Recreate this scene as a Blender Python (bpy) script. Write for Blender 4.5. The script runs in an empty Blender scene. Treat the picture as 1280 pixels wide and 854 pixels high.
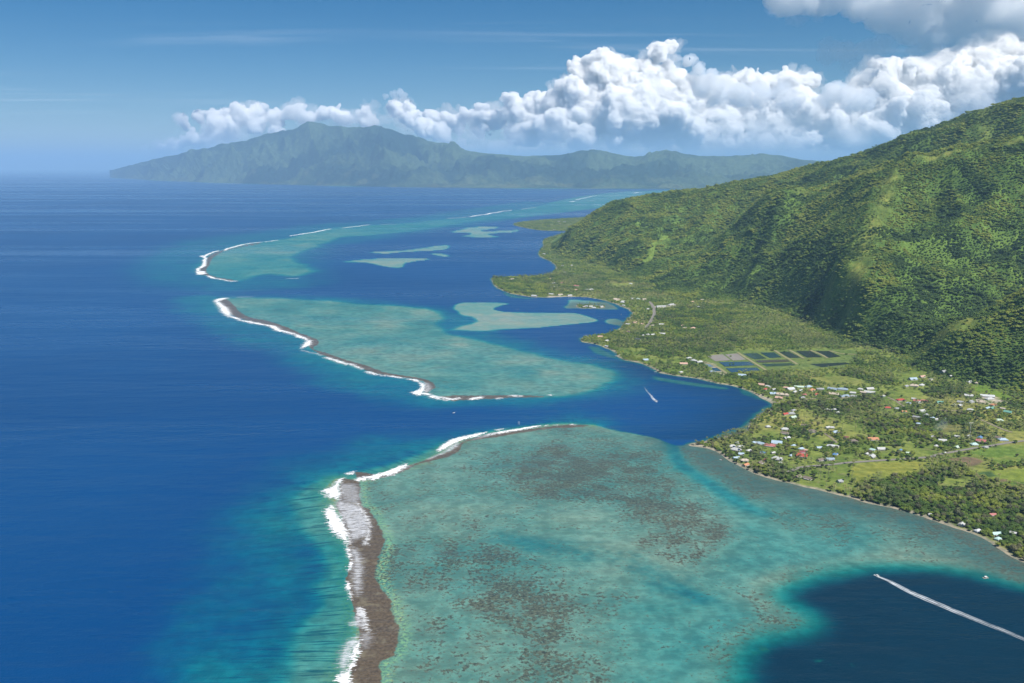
import bpy, bmesh, math, random
import numpy as np
from mathutils import Vector, Matrix

# ------------------------------------------------------------------ camera, sky, sun, exposure
S = bpy.context.scene
COL = S.collection
H, F, YH = 600.0, 1108.0, 207.3            # eye height, focal length (px of a 1280 wide frame), row of eye level
PITCH = math.atan((427.0 - YH) / F)
SUN_EL, SUN_AZ = math.radians(56), math.radians(137)
cam = bpy.data.cameras.new('camera')
cam.sensor_width = 36.0; cam.lens = 36.0 * F / 1280.0
cam.clip_start = 1.0; cam.clip_end = 900000.0
cam_o = bpy.data.objects.new('camera', cam); COL.objects.link(cam_o)
cam_o.location = (0, 0, H); cam_o.rotation_euler = (math.pi / 2 - PITCH, 0, 0)
S.camera = cam_o
W = bpy.data.worlds.new('World'); S.world = W; W.use_nodes = True
wn = W.node_tree.nodes; bg = wn['Background']
sky = wn.new('ShaderNodeTexSky'); sky.sky_type = 'NISHITA'; sky.sun_disc = False
sky.sun_elevation = SUN_EL; sky.sun_rotation = SUN_AZ
sky.altitude = 2000.0; sky.air_density = 1.0; sky.dust_density = 0.3; sky.ozone_density = 3.0
gm_ = wn.new('ShaderNodeGamma'); gm_.inputs[1].default_value = 1.0
hs_ = wn.new('ShaderNodeHueSaturation'); hs_.inputs['Saturation'].default_value = 1.5
W.node_tree.links.new(sky.outputs[0], hs_.inputs['Color']); W.node_tree.links.new(hs_.outputs[0], bg.inputs[0]); bg.inputs[1].default_value = 0.047
sun = bpy.data.lights.new('sun', 'SUN'); sun.energy = 4.6; sun.angle = math.radians(0.5); sun.color = (1.0, 0.95, 0.87)
sun_o = bpy.data.objects.new('sun', sun); COL.objects.link(sun_o)
SD = Vector((math.cos(SUN_EL) * math.sin(SUN_AZ), math.cos(SUN_EL) * math.cos(SUN_AZ), math.sin(SUN_EL)))
sun_o.rotation_euler = SD.to_track_quat('Z', 'Y').to_euler(); sun_o.location = (500, 0, 3000)
S.view_settings.view_transform = 'Standard'; S.view_settings.look = 'None'
S.view_settings.exposure = 0.6; S.view_settings.gamma = 1.0
S.view_settings.use_curve_mapping = False
S.cycles.max_bounces = 24; S.cycles.volume_bounces = 20; S.cycles.diffuse_bounces = 3; S.cycles.glossy_bounces = 2
S.cycles.transparent_max_bounces = 12

# ------------------------------------------------------------------ small helpers
HAZE = 2.55e-5
rng = np.random.RandomState(7)
random.seed(7)
cp, sp = math.cos(PITCH), math.sin(PITCH)
def ray(px, py):
    a = (np.asarray(px, float) - 640.0) / F; b = (427.0 - np.asarray(py, float)) / F
    return a, cp + b * sp, -sp + b * cp
def at(px, py, z=0.0):                     # where the sight line through a photo pixel meets height z
    x, y, k = ray(px, py); t = (z - H) / k
    return x * t, y * t
def at_depth(px, py, Y):                   # the point on that sight line Y metres north of the eye
    x, y, k = ray(px, py); t = Y / y
    return x * t, Y, H + k * t
def col_of(px, Y):                         # sideways position of image column px at distance Y (near the horizon)
    return (px - 640.0) / F * Y
def C(ox, oy, s, pts):                     # enlarged-crop pixels -> photo pixels
    return [(ox + p[0] / s, oy + p[1] / s) for p in pts]
def plan(pts, z=0.0):
    p = np.array(pts, float); x, y = at(p[:, 0], p[:, 1], z)
    return np.stack([x, y], 1)
def smooth_ring(P, n=4, closed=True):      # Catmull-Rom
    P = np.asarray(P, float); m = len(P); out = []
    for i in range(m if closed else m - 1):
        a, b, c, d = (P[(i - 1) % m], P[i], P[(i + 1) % m], P[(i + 2) % m]) if closed else (P[max(i - 1, 0)], P[i], P[i + 1], P[min(i + 2, m - 1)])
        for k in range(n):
            t = k / n
            out.append(0.5 * (2 * b + (c - a) * t + (2 * a - 5 * b + 4 * c - d) * t * t + (3 * b - a - 3 * c + d) * t ** 3))
    if not closed: out.append(P[-1])
    return np.array(out)
def sstep(a, b, x):
    t = np.clip((x - a) / (b - a), 0, 1); return t * t * (3 - 2 * t)
def seg_dist(x, y, P, closed=True, want_s=False):
    A = P; B = np.roll(P, -1, 0)
    if not closed: A, B = A[:-1], B[:-1]
    best = np.full(x.shape, 1e18); s = np.zeros(x.shape); L = 0.0
    for (ax, ay), (bx, by) in zip(A, B):
        ex, ey = bx - ax, by - ay; q = ex * ex + ey * ey + 1e-9
        t = np.clip(((x - ax) * ex + (y - ay) * ey) / q, 0, 1)
        d = (x - ax - t * ex) ** 2 + (y - ay - t * ey) ** 2
        if want_s:
            m = d < best; s[m] = (L + t * math.sqrt(q))[m]; L += math.sqrt(q)
        best = np.minimum(best, d)
    return (np.sqrt(best), s) if want_s else np.sqrt(best)
def inside(x, y, P):
    r = np.zeros(x.shape, bool); Q = np.roll(P, 1, 0)
    for (ax, ay), (bx, by) in zip(P, Q):
        if ay == by: continue
        c = ((ay > y) != (by > y)) & (x < (bx - ax) * (y - ay) / (by - ay) + ax); r ^= c
    return r
def sdist(x, y, P, pad=400.0):             # signed distance, negative inside; exact only within pad of the outline's box
    x = np.asarray(x, float); y = np.asarray(y, float)
    out = np.full(x.shape, pad * 1.0)
    m = (x > P[:, 0].min() - pad) & (x < P[:, 0].max() + pad) & (y > P[:, 1].min() - pad) & (y < P[:, 1].max() + pad)
    if m.any():
        xs, ys = x[m], y[m]; d = seg_dist(xs, ys, P); d[inside(xs, ys, P)] *= -1; out[m] = d
    return out
def _hash(i, j, seed):
    n = (i.astype(np.int64) * 374761393 + j.astype(np.int64) * 668265263 + seed * 1274126177) & 0x7fffffff
    n = ((n ^ (n >> 13)) * 1274126177) & 0x7fffffff
    return ((n ^ (n >> 16)) & 0xffff) / 65535.0
def vnoise(x, y, seed=0):
    i = np.floor(x); j = np.floor(y); u = x - i; v = y - j
    u = u * u * u * (u * (u * 6 - 15) + 10); v = v * v * v * (v * (v * 6 - 15) + 10)
    i = i.astype(np.int64); j = j.astype(np.int64)
    a, b, c, d = _hash(i, j, seed), _hash(i + 1, j, seed), _hash(i, j + 1, seed), _hash(i + 1, j + 1, seed)
    return (a * (1 - u) + b * u) * (1 - v) + (c * (1 - u) + d * u) * v
def fbm(x, y, wl, oct=4, seed=0, gain=0.5):
    s = 0.0; a = 1.0; n = 0.0; x = np.asarray(x, float) / wl; y = np.asarray(y, float) / wl
    for k in range(oct):
        s = s + a * vnoise(x, y, seed + k * 17); n += a; a *= gain; x, y = x * 1.93 + y * 0.6 + 3.1, y * 1.93 - x * 0.6 + 7.7
    return s / n
def ridged(x, y, wl, oct=4, seed=0, gain=0.5):
    s = 0.0; a = 1.0; n = 0.0; x = np.asarray(x, float) / wl; y = np.asarray(y, float) / wl
    for k in range(oct):
        s = s + a * (1 - np.abs(2 * vnoise(x, y, seed + k * 13) - 1)); n += a; a *= gain; x, y = x * 1.9 + y * 0.7 + 1.3, y * 1.9 - x * 0.7 + 5.1
    return s / n
def props(o, **k):
    for a, b in k.items(): o[a] = b
    return o
def raw_mesh(name, co, faces):             # numpy (n,3) vertices and (m,k) or mixed face lists
    me = bpy.data.meshes.new(name)
    co = np.asarray(co, np.float32)
    if isinstance(faces, np.ndarray):
        n, k = faces.shape; me.vertices.add(len(co)); me.vertices.foreach_set('co', co.ravel())
        me.loops.add(n * k); me.loops.foreach_set('vertex_index', faces.astype(np.int32).ravel())
        me.polygons.add(n); me.polygons.foreach_set('loop_start', np.arange(0, n * k, k, dtype=np.int32))
        me.update(calc_edges=True)
    else:
        me.from_pydata([tuple(map(float, c)) for c in co], [], [tuple(f) for f in faces]); me.update()
    return me
def link(name, me, mat=None, parent=None, smooth=False):
    o = bpy.data.objects.new(name, me); COL.objects.link(o)
    if mat is not None and not me.materials: me.materials.append(mat)
    if parent is not None: o.parent = parent
    if smooth: me.polygons.foreach_set('use_smooth', np.ones(len(me.polygons), bool))
    return o
def attr(me, name, v, typ='FLOAT', dom='POINT'):
    a = me.attributes.new(name, typ, dom)
    if typ == 'FLOAT': a.data.foreach_set('value', np.asarray(v, np.float32).ravel())
    elif typ == 'FLOAT_COLOR': a.data.foreach_set('color', np.asarray(v, np.float32).ravel())
    elif typ == 'FLOAT_VECTOR': a.data.foreach_set('vector', np.asarray(v, np.float32).ravel())
    elif typ == 'INT': a.data.foreach_set('value', np.asarray(v, np.int32).ravel())
def grid_faces(nr, nc, keep=None):
    i = np.arange(nr * nc).reshape(nr, nc)
    f = np.stack([i[:-1, :-1], i[:-1, 1:], i[1:, 1:], i[1:, :-1]], -1).reshape(-1, 4)
    if keep is not None: f = f[keep.ravel()]
    return f
def compact(co, f, *atts):
    u, inv = np.unique(f.ravel(), return_inverse=True)
    return (co[u], inv.reshape(f.shape), *[a[u] for a in atts])

class NT:                                   # short node-tree writer
    def __init__(s, name):
        s.m = bpy.data.materials.new(name); s.m.use_nodes = True; s.t = s.m.node_tree; s.t.nodes.clear()
        s.out = s.t.nodes.new('ShaderNodeOutputMaterial')
    def put(s, sock, v):
        if hasattr(v, 'is_output'): s.t.links.new(v, sock)
        elif isinstance(v, (tuple, list)):
            n = len(sock.default_value); v = tuple(v) + ((1.0,) if len(v) == 3 and n == 4 else ()); sock.default_value = v
        else: sock.default_value = v
    def node(s, t, ins=None, **kw):
        n = s.t.nodes.new(t)
        for k, v in kw.items(): setattr(n, k, v)
        for k, v in (ins or {}).items(): s.put(n.inputs[k], v)
        return n
    def math(s, op, a, b=0.0, c=0.0, clamp=False):
        return s.node('ShaderNodeMath', {0: a, 1: b, 2: c}, operation=op, use_clamp=clamp).outputs[0]
    def vmath(s, op, a, b=(0, 0, 0)):
        return s.node('ShaderNodeVectorMath', {0: a, 1: b}, operation=op).outputs[0]
    def scale(s, a, k):
        n = s.node('ShaderNodeVectorMath', {0: a}, operation='SCALE'); s.put(n.inputs['Scale'], k); return n.outputs[0]
    def mix(s, f, a, b, blend='MIX'):
        n = s.t.nodes.new('ShaderNodeMix'); n.data_type = 'RGBA'; n.blend_type = blend
        s.put(n.inputs[0], f); s.put(n.inputs[6], a); s.put(n.inputs[7], b); return n.outputs[2]
    def ss(s, x, a, b):                     # smoothstep
        n = s.node('ShaderNodeMapRange', {0: x, 1: a, 2: b, 3: 0.0, 4: 1.0}, interpolation_type='SMOOTHSTEP'); return n.outputs[0]
    def lin(s, x, a, b, c, d):
        return s.node('ShaderNodeMapRange', {0: x, 1: a, 2: b, 3: c, 4: d}).outputs[0]
    def attr(s, name, out='Fac', typ='GEOMETRY'):
        return s.node('ShaderNodeAttribute', attribute_name=name, attribute_type=typ).outputs[out]
    def pos(s): return s.node('ShaderNodeTexCoord').outputs['Object']
    def noise(s, vec, scale, detail=4.0, rough=0.5, dist=0.0):
        return s.node('ShaderNodeTexNoise', {'Vector': vec, 'Scale': scale, 'Detail': detail, 'Roughness': rough, 'Distortion': dist}).outputs[0]
    def bsdf(s, color, rough=0.8, spec=0.3, normal=None, alpha=None, **kw):
        ins = {'Base Color': color, 'Roughness': rough, 'Specular IOR Level': spec}
        n = s.node('ShaderNodeBsdfPrincipled', ins)
        if normal is not None: s.put(n.inputs['Normal'], normal)
        if alpha is not None: s.put(n.inputs['Alpha'], alpha)
        for k, v in kw.items(): s.put(n.inputs[k], v)
        return n.outputs[0]
    def done(s, surf=None, vol=None):
        if surf is not None: s.t.links.new(surf, s.out.inputs['Surface'])
        if vol is not None: s.t.links.new(vol, s.out.inputs['Volume'])
        return s.m
def plain(name, color, rough=0.7, spec=0.3, var=0.15, scale=0.4):
    n = NT(name); v = n.noise(n.pos(), scale, 4)
    return n.done(n.bsdf(n.mix(v, tuple(c * (1 - var) for c in color), tuple(min(1, c * (1 + var)) for c in color)), rough, spec))
# ------------------------------------------------------------------ geography, traced on the photograph and laid out on the ground
A_ = (880, 440, 6.4); B_ = (1080, 440, 6.4); C_ = (860, 520, 6.4); D_ = (1060, 520, 4.745); E_ = (720, 360, 6.4); F_ = (600, 320, 6.4); G_ = (560, 200, 3.7118)
COAST_PX = [(2500, 900), (1700, 860), (1400, 762), (1300, 713), (1280, 703), (1262, 695), (1240, 680), (1225, 671), (1210, 665), (1190, 659), (1170, 652), (1150, 645), (1125, 638), (1100, 632), (1080, 628), (1060, 622), (1040, 617),
 (1020, 612), (1005, 609), (990, 605), (975, 602), (960, 598), (948, 594), (935, 588), (925, 583), (915, 578), (907, 573), (900, 568), (893, 564), (885, 561), (875, 559.3), (868, 558.3), (862, 557.2), (861, 555.5), (866, 554), (875, 553), (885, 550.5), (895, 548),
 (903, 546), (912, 543), (924, 541), (934, 537), (936, 531), (942, 524), (950, 518), (958, 513), (965, 509.5), (965, 505.5), (958, 501), (951, 498), (945, 494), (939, 490.5), (930, 487), (915, 482.5), (900, 480), (885, 477), (870, 473), (857, 471.5), (845, 470),
 (834, 468), (825, 466), (818, 462), (812, 459), (805, 456), (798, 453.5), (790, 452), (780, 450), (773, 446), (770, 442), (764, 438), (757, 435), (750, 432), (742, 430), (735, 429), (728, 428), (725.5, 425), (728, 422), (735, 420.5), (745, 419), (757, 417),
 (768, 413.5), (775, 410), (780, 404), (783, 400), (788, 395.5), (790, 391), (785, 387), (778, 384), (770, 380.5), (762, 378), (755, 375.8), (745, 373.5), (735, 372), (722, 371.2), (712, 371), (700, 371.5), (688, 372), (680, 372), (668, 371.6), (658, 370.5), (648, 369), (638, 367),
 (630, 364), (623, 361), (618, 357), (615, 352), (614, 347.5), (619, 346.5), (630, 346.5), (645, 346), (660, 345.5), (672, 345), (684, 343), (691, 340), (695, 335), (692, 330), (686, 326), (679, 323), (674, 320), (673, 316), (676, 311), (679, 307), (678, 302), (682, 298.5),
 (690, 296), (698, 293.5), (706, 291.5), (714, 290.5), (720, 289.5), (715, 289.2), (705, 289), (690, 288.6), (676, 288), (668, 287), (660, 285.7), (652, 284), (645, 282.5), (641.5, 280.5), (646, 278.6), (656, 277.3), (668, 276), (680, 274.9), (695, 274), (708, 273.2), (722, 272.5), (738, 271.2), (760, 268), (800, 264), (900, 260), (1100, 258), (2500, 256)]
COAST = smooth_ring(plan(COAST_PX), 3)
ISLET = smooth_ring(plan(C(*F_, [(768, 398), (790, 384), (830, 392), (880, 390), (930, 396), (985, 400), (1000, 408), (980, 416), (930, 422), (880, 422), (820, 420), (775, 412)])), 3)
HILL_PX = [(2500, 700), (1700, 590), (1400, 525), (1280, 497), (1255, 492), (1230, 486), (1205, 480), (1185, 476), (1165, 471), (1145, 464), (1128, 456), (1118, 449), (1108, 441), (1090, 436), (1070, 431), (1050, 426), (1025, 414), (1000, 402), (975, 392), (950, 383), (920, 380), (895, 378), (873, 376),
 (843, 372), (818, 365), (806, 357), (790, 349), (774, 343), (751, 333), (730, 328), (711, 324), (695, 319), (686, 312), (684, 303), (694, 295.5), (712, 292), (760, 288), (900, 284), (1100, 280), (2500, 278)]
HILL = plan(HILL_PX, 4.0)
ctrl = []
for px, py, Y in [(1700, 0, 4500), (1500, 60, 4700), (1380, 100, 4800), (1320, 113, 4850), (1280, 123, 4900), (1240, 134, 5050), (1200, 150, 5200), (1160, 165, 5350), (1120, 180, 5500), (1080, 192, 5600), (1040, 204, 5700), (1000, 213, 5800), (960, 222, 5900), (920, 229, 5950), (880, 237, 6000), (840, 243, 6080), (800, 248, 6150), (780, 252, 6180), (760, 259, 6200), (745, 267, 6230), (730, 276, 6250), (715, 284, 6270), (705, 291, 6280), (694, 302, 6290),
   (760, 290, 5850), (760, 315, 5400), (725, 305, 5950), (800, 275, 5850), (800, 310, 5200), (840, 270, 5800), (840, 300, 5250), (880, 262, 5700), (880, 285, 5350), (920, 255, 5600), (960, 240, 5650), (1000, 232, 5500), (1080, 212, 5150), (1150, 190, 4950), (1200, 180, 4750), (1240, 170, 4600), (1280, 160, 4450),
   (1400, 150, 3800), (1280, 186, 3900), (1230, 193, 3950), (1174, 201, 4000), (1135, 208, 4050), (1099, 219, 4150), (1042, 228, 4400), (999, 241, 4550), (964, 253, 4700), (930, 272, 4800), (911, 288, 4850), (880, 309, 4900), (850, 319, 4950), (825, 330, 4900),
   (1110, 228, 3900), (1106, 245, 3780), (1103, 257, 3700), (1096, 279, 3560), (1079, 299, 3450), (1080, 320, 3330), (1072, 345, 3210), (1067, 367, 3100), (1057, 400, 2960), (1036, 336, 3350), (1005, 355, 3350), (983, 367, 3400), (962, 378, 3500), (960, 350, 3900), (1000, 330, 3800), (1030, 310, 3750), (940, 368, 3800),
   (1060, 262, 4000), (1000, 280, 4250), (960, 300, 4300), (920, 320, 4350), (880, 342, 4400), (850, 350, 4500), (1000, 305, 4050), (900, 355, 4150), (860, 360, 4200), (1150, 260, 3750), (1150, 300, 3500), (1150, 350, 3200), (1150, 400, 2950), (1200, 240, 3800), (1200, 300, 3450), (1200, 360, 3150), (1280, 250, 3650), (1280, 320, 3350), (1280, 362, 3200), (1400, 250, 3500), (1400, 340, 3200),
   (1110, 340, 3200), (1110, 400, 2930), (1110, 428, 2830), (1280, 370, 2600), (1240, 394, 2620), (1200, 411, 2640), (1165, 427, 2680), (1138, 444, 2700), (1400, 330, 2500), (1600, 300, 2400), (1280, 430, 2420), (1240, 450, 2420), (1200, 455, 2480), (1400, 420, 2300)]:
    ctrl.append(at_depth(px, py, Y))
for px, Y, z in [(964, 5250, 345), (1042, 4950, 450), (1120, 4700, 530), (1200, 4380, 615), (1280, 4150, 690), (900, 5350, 205), (1240, 3000, 80), (1280, 2950, 100), (1200, 2900, 60)]:
    ctrl.append((col_of(px, Y), Y, z))
for px, py, Y in [(1280, 123, 4900), (1200, 150, 5200), (1120, 180, 5500), (1040, 204, 5700), (960, 222, 5900), (880, 237, 6000), (800, 248, 6150), (760, 259, 6200), (730, 276, 6250)]:
    x, y, z = at_depth(px, py, Y); ctrl.append((x + 60, y + 450, z * 0.72)); ctrl.append((x + 150, y + 1300, z * 0.25))
for x, y in HILL[1:-1]: ctrl.append((x, y, 4.0))
ctrl = np.array(ctrl, float)
def _tps(r2): return 0.5 * r2 * np.log(r2 + 1e-12)
def _fit(P):
    n = len(P); X = P[:, :2] / 1000.0
    K = _tps(((X[:, None] - X[None]) ** 2).sum(-1)) + 0.002 * np.eye(n)
    Q = np.hstack([np.ones((n, 1)), X]); M = np.block([[K, Q], [Q.T, np.zeros((3, 3))]])
    return X, np.linalg.solve(M, np.r_[P[:, 2], 0, 0, 0])
RX, RW = _fit(ctrl)
def _rbf(x, y):
    out = np.empty(x.shape)
    for i in range(0, x.size, 40000):
        q = np.stack([x[i:i + 40000], y[i:i + 40000]], 1) / 1000.0
        r2 = ((q[:, None] - RX[None]) ** 2).sum(-1)
        out[i:i + 40000] = _tps(r2) @ RW[:-3] + RW[-3] + q @ RW[-2:]
    return out
SKYL = np.array([at_depth(*p)[:2] for p in [(1500, 60, 4700), (1280, 123, 4900), (1200, 150, 5200), (1120, 180, 5500), (1040, 204, 5700), (960, 222, 5900), (880, 237, 6000), (800, 248, 6150), (760, 259, 6200), (730, 276, 6250), (694, 302, 6290)]])
def height(x, y, full=False):              # terrain height, with the signed distances to coast and hill foot
    x = np.asarray(x, float).ravel(); y = np.asarray(y, float).ravel()
    wob = (fbm(x, y, 28, 3, 5) - 0.5) * 14
    sc = np.minimum(sdist(x, y, COAST, 300), sdist(x, y, ISLET, 300)) + wob * np.clip(y / 4000, 0.35, 1)
    sh = sdist(x, y, HILL, 700)
    land = -sc
    z = np.where(land > 0, 0.12 * np.minimum(land, 8) + 0.012 * np.clip(land - 8, 0, 150) + 0.15, 0.25 * np.maximum(land, -12))
    z = z + np.clip(land - 20, 0, 30) / 30 * (fbm(x, y, 90, 3, 9) - 0.5) * 2.0
    m = sh < 0
    if m.any():
        xm, ym = x[m], y[m]; inn = -sh[m]
        r = sstep(0, 130, inn); h = np.maximum(_rbf(xm, ym), 2.0)
        n = (ridged(xm, ym, 520, 3, 3) - 0.62) * 80 * sstep(40, 420, inn) + (ridged(xm + 0.35 * ym, ym - 0.2 * xm, 150, 3, 31) - 0.6) * 50 * sstep(10, 220, inn)
        ga, gb = xm * 0.86 - ym * 0.5, xm * 0.5 + ym * 0.86; wq = (fbm(xm, ym, 400, 2, 44) - 0.5) * 160
        n = n + (ridged((ga + wq) * 1.0, gb * 0.30, 235, 2, 51, 0.45) - 0.62) * 92 * sstep(20, 300, inn)
        n = n * (1 - 0.8 * np.exp(-(seg_dist(xm, ym, SKYL, False) / 230) ** 2))
        z[m] = z[m] * (1 - r) + (h + n) * r + 2 * np.minimum(inn / 60, 1)
    return (z, sc, sh) if full else z
def ground_at(px, py, n=3):                # sight line through a photo pixel down to the low land
    z = 3.0
    for _ in range(n):
        x, y = at(px, py, z); z = float(height(np.array([x]), np.array([y]))[0])
    return float(x), float(y), z

# meadows, fields and woods: outlines in plan
MEADOW = [plan(C(*c, p), 3.0) for c, p in [
 (D_, [(130, 275), (380, 268), (470, 275), (450, 310), (400, 340), (200, 368), (60, 400), (15, 380), (0, 330), (30, 290)]),
 (D_, [(575, 255), (760, 245), (810, 265), (900, 290), (780, 292), (720, 300), (620, 275)]),
 (D_, [(700, 212), (860, 185), (1044, 165), (1100, 165), (1100, 270), (900, 285), (800, 240)]),
 (D_, [(745, 335), (850, 322), (1044, 308), (1150, 300), (1150, 395), (950, 395), (800, 372)]),
 (D_, [(570, 378), (690, 372), (740, 372), (680, 405), (580, 408)]), (D_, [(970, 590), (1030, 575), (1044, 590), (1040, 615), (985, 618)]),
 (D_, [(340, 180), (430, 190), (520, 230), (440, 250), (350, 225)]), (D_, [(530, 55), (680, 50), (690, 95), (560, 98)]),
 (D_, [(770, 30), (880, 70), (970, 105), (900, 110), (820, 70)]), (D_, [(900, 110), (1044, 90), (1100, 110), (1044, 150), (940, 150)]),
 (B_, [(270, 205), (430, 168), (480, 230), (420, 255), (280, 232)]), (B_, [(170, 312), (430, 300), (540, 372), (460, 402), (340, 400), (200, 350)]),
 (B_, [(720, 198), (820, 190), (1000, 290), (1190, 360), (1180, 392), (1040, 345), (900, 315), (870, 290)]), (B_, [(150, 370), (260, 365), (310, 420), (180, 420)]),
 (A_, [(800, 690), (1000, 660), (1050, 720), (900, 740)]), (A_, [(420, 640), (600, 615), (610, 680), (420, 690)]),
 (A_, [(830, 215), (1080, 190), (1280, 225), (1280, 272), (1100, 255), (900, 245)]), (A_, [(-20, 70), (180, -10), (1230, -20), (1230, 30), (1150, 130), (420, 160), (200, 178), (60, 150)]),
 (E_, [(765, 570), (870, 573), (850, 606), (775, 606)]), (F_, [(1020, 228), (1225, 213), (1240, 240), (1100, 247)]),
 (C_, [(950, 165), (1160, 160), (1200, 210), (1000, 220)]), (C_, [(980, 270), (1110, 300), (1100, 340), (960, 330)]), (C_, [(1150, 390), (1330, 390), (1330, 440), (1180, 450)]), (C_, [(450, 300), (560, 320), (520, 340), (450, 330)]),
 (C_, [(800, 485), (850, 520), (950, 560), (1130, 600), (1120, 570), (1020, 520), (860, 530)]), (A_, [(1100, 600), (1280, 590), (1280, 680), (1130, 690)]), (G_, [(740, 572), (860, 572), (850, 588), (770, 590)])]]
PLOUGH = [plan(C(*D_, p), 3.0) for p in [[(590, 255), (700, 240), (760, 247), (810, 268), (770, 292), (720, 302), (640, 280)], [(100, 28), (300, 35), (260, 55), (100, 48)], [(760, 335), (800, 372), (815, 384), (790, 384), (740, 342)], [(820, 382), (930, 372), (960, 390), (900, 392)]]]
DARKF = [plan(C(*D_, p), 3.0) for p in [[(755, 335), (850, 326), (890, 358), (805, 370)], [(930, 398), (1044, 394), (1044, 404), (950, 406)]]]
WOOD = [plan(C(*c, p), 3.0) for c, p in [
 (D_, [(0, 440), (100, 405), (200, 372), (410, 345), (480, 292), (680, 292), (735, 330), (700, 370), (580, 378), (570, 412), (680, 412), (780, 382), (950, 402), (1044, 410), (1300, 430), (1300, 1000), (1044, 860), (940, 770), (800, 730), (650, 660), (530, 615), (380, 580), (240, 550), (130, 520), (0, 490)]),
 (A_, [(560, 405), (900, 395), (1280, 362), (1280, 470), (1060, 500), (900, 470), (700, 440), (560, 460)]), (B_, [(0, 370), (130, 372), (150, 440), (0, 480)]), (B_, [(450, 292), (650, 235), (860, 270), (880, 335), (780, 362), (560, 372)]),
 (B_, [(0, 490), (250, 510), (440, 500), (800, 510), (790, 580), (400, 590), (200, 600), (0, 580)]), (B_, [(150, 600), (480, 620), (520, 690), (330, 680), (160, 660)]), (B_, [(0, 170), (260, 200), (240, 260), (60, 250), (0, 230)]),
 (A_, [(220, 170), (480, 160), (830, 210), (900, 250), (700, 265), (400, 260), (200, 240)]), (C_, [(480, 390), (620, 370), (800, 400), (960, 370), (1010, 420), (960, 470), (820, 460), (780, 530), (560, 480)]), (A_, [(1150, 70), (1280, 60), (1280, 215), (1100, 190)]),
 (E_, [(620, 160), (1280, 130), (1280, 500), (1000, 530), (700, 560), (560, 480), (560, 340)]), (F_, [(110, 180), (540, 160), (560, 300), (420, 320), (200, 280)])]]
TAN = [plan(C(*c, p), 3.0) for c, p in [(A_, [(330, 315), (440, 330), (540, 375), (580, 400), (510, 415), (420, 375), (360, 340)]), (C_, [(5, 235), (100, 225), (180, 262), (280, 300), (420, 400), (470, 440), (440, 440), (330, 360), (200, 290)]), (E_, [(1020, 590), (1100, 605), (1200, 690), (1160, 690), (1080, 620)]), (E_, [(600, 150), (720, 140), (800, 130), (790, 155), (640, 165)]),
 (B_, [(920, 352), (1040, 358), (1150, 405), (1060, 420), (930, 410)]), (F_, [(540, 318), (740, 318), (740, 330), (540, 333)])]]
def cover(x, y):                            # (woodiness 0..1, meadow 0..1) of the low land
    wood = np.zeros(x.shape); mead = np.zeros(x.shape)
    for P in WOOD: wood = np.maximum(wood, 1 - sstep(-14, 14, sdist(x, y, P, 100) + (fbm(x, y, 40, 3, 52) - 0.5) * 70 * (1 + (y > 2900))))
    for P in MEADOW + TAN: mead = np.maximum(mead, 1 - sstep(-8, 4, sdist(x, y, P, 60)))
    return wood * (1 - mead), mead
# ridge lines where the grass shows
CREST = [np.array([at_depth(*p)[:2] for p in q]) for q in [
 [(1280, 186, 3900), (1230, 193, 3950), (1174, 201, 4000), (1135, 208, 4050), (1099, 219, 4150), (1042, 228, 4400), (999, 241, 4550), (964, 253, 4700), (930, 272, 4800), (911, 288, 4850), (880, 309, 4900), (850, 319, 4950)],
 [(1115, 215, 4000), (1110, 228, 3900), (1106, 245, 3780), (1103, 257, 3700), (1096, 279, 3560), (1079, 299, 3450), (1080, 320, 3330), (1072, 345, 3210), (1050, 375, 3080)],
 [(1079, 299, 3450), (1036, 336, 3350), (1005, 355, 3350), (983, 367, 3400)], [(1240, 394, 2620), (1200, 411, 2640), (1165, 427, 2680), (1138, 444, 2700), (1128, 450, 2710)],
 [(1230, 160, 5000), (1235, 170, 4700), (1215, 185, 4550)]]]
GRASSY = plan([(0, 0)] * 3) if False else None
def crest(x, y):
    c = np.zeros(x.shape)
    for P, w in zip(CREST, (24, 34, 30, 44, 40)):
        d = np.full(x.shape, 1e6); m = (x > P[:, 0].min() - 200) & (x < P[:, 0].max() + 200) & (y > P[:, 1].min() - 200) & (y < P[:, 1].max() + 200)
        if m.any(): d[m] = seg_dist(x[m], y[m], P, False)
        c = np.maximum(c, np.exp(-(d / w) ** 2))
    gx, gy, _ = at_depth(818, 308, 5300)    # the bright grassy slide on the far slope
    P = np.array([at_depth(*p)[:2] for p in [(834, 291, 5420), (826, 300, 5300), (818, 312, 5150), (806, 324, 4980)]]); d = seg_dist(x, y, P, False)
    return c, 1 - sstep(12, 36, d + (fbm(x, y, 30, 3, 57) - 0.5) * 40)

# the ground sheet
Yr = [1080.0]
while Yr[-1] < 13500: Yr.append(Yr[-1] * 1.00235)
Yr = np.array(Yr); Pc = np.arange(560, 1640, 2.0)
GX, GY = (Pc[None] - 640) / F * Yr[:, None] * 1.02, np.repeat(Yr[:, None], len(Pc), 1)
hz, sc, sh = height(GX, GY, True)
near = sc.reshape(GX.shape) < 25
keep = near[:-1, :-1] | near[1:, :-1] | near[:-1, 1:] | near[1:, 1:]
f = grid_faces(*GX.shape, keep)
wd, md = cover(GX.ravel(), GY.ravel()); cr, slide = crest(GX.ravel(), GY.ravel())
x_, y_ = GX.ravel(), GY.ravel()
n1, n2, n3 = fbm(x_, y_, 220, 4, 21), fbm(x_, y_, 60, 4, 41), fbm(x_, y_, 14, 3, 61)
def colmix(a, b, t): return np.asarray(a)[None] * (1 - t[:, None]) + np.asarray(b)[None] * t[:, None] if np.ndim(a) == 1 else a * (1 - t[:, None]) + np.asarray(b)[None] * t[:, None]
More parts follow.
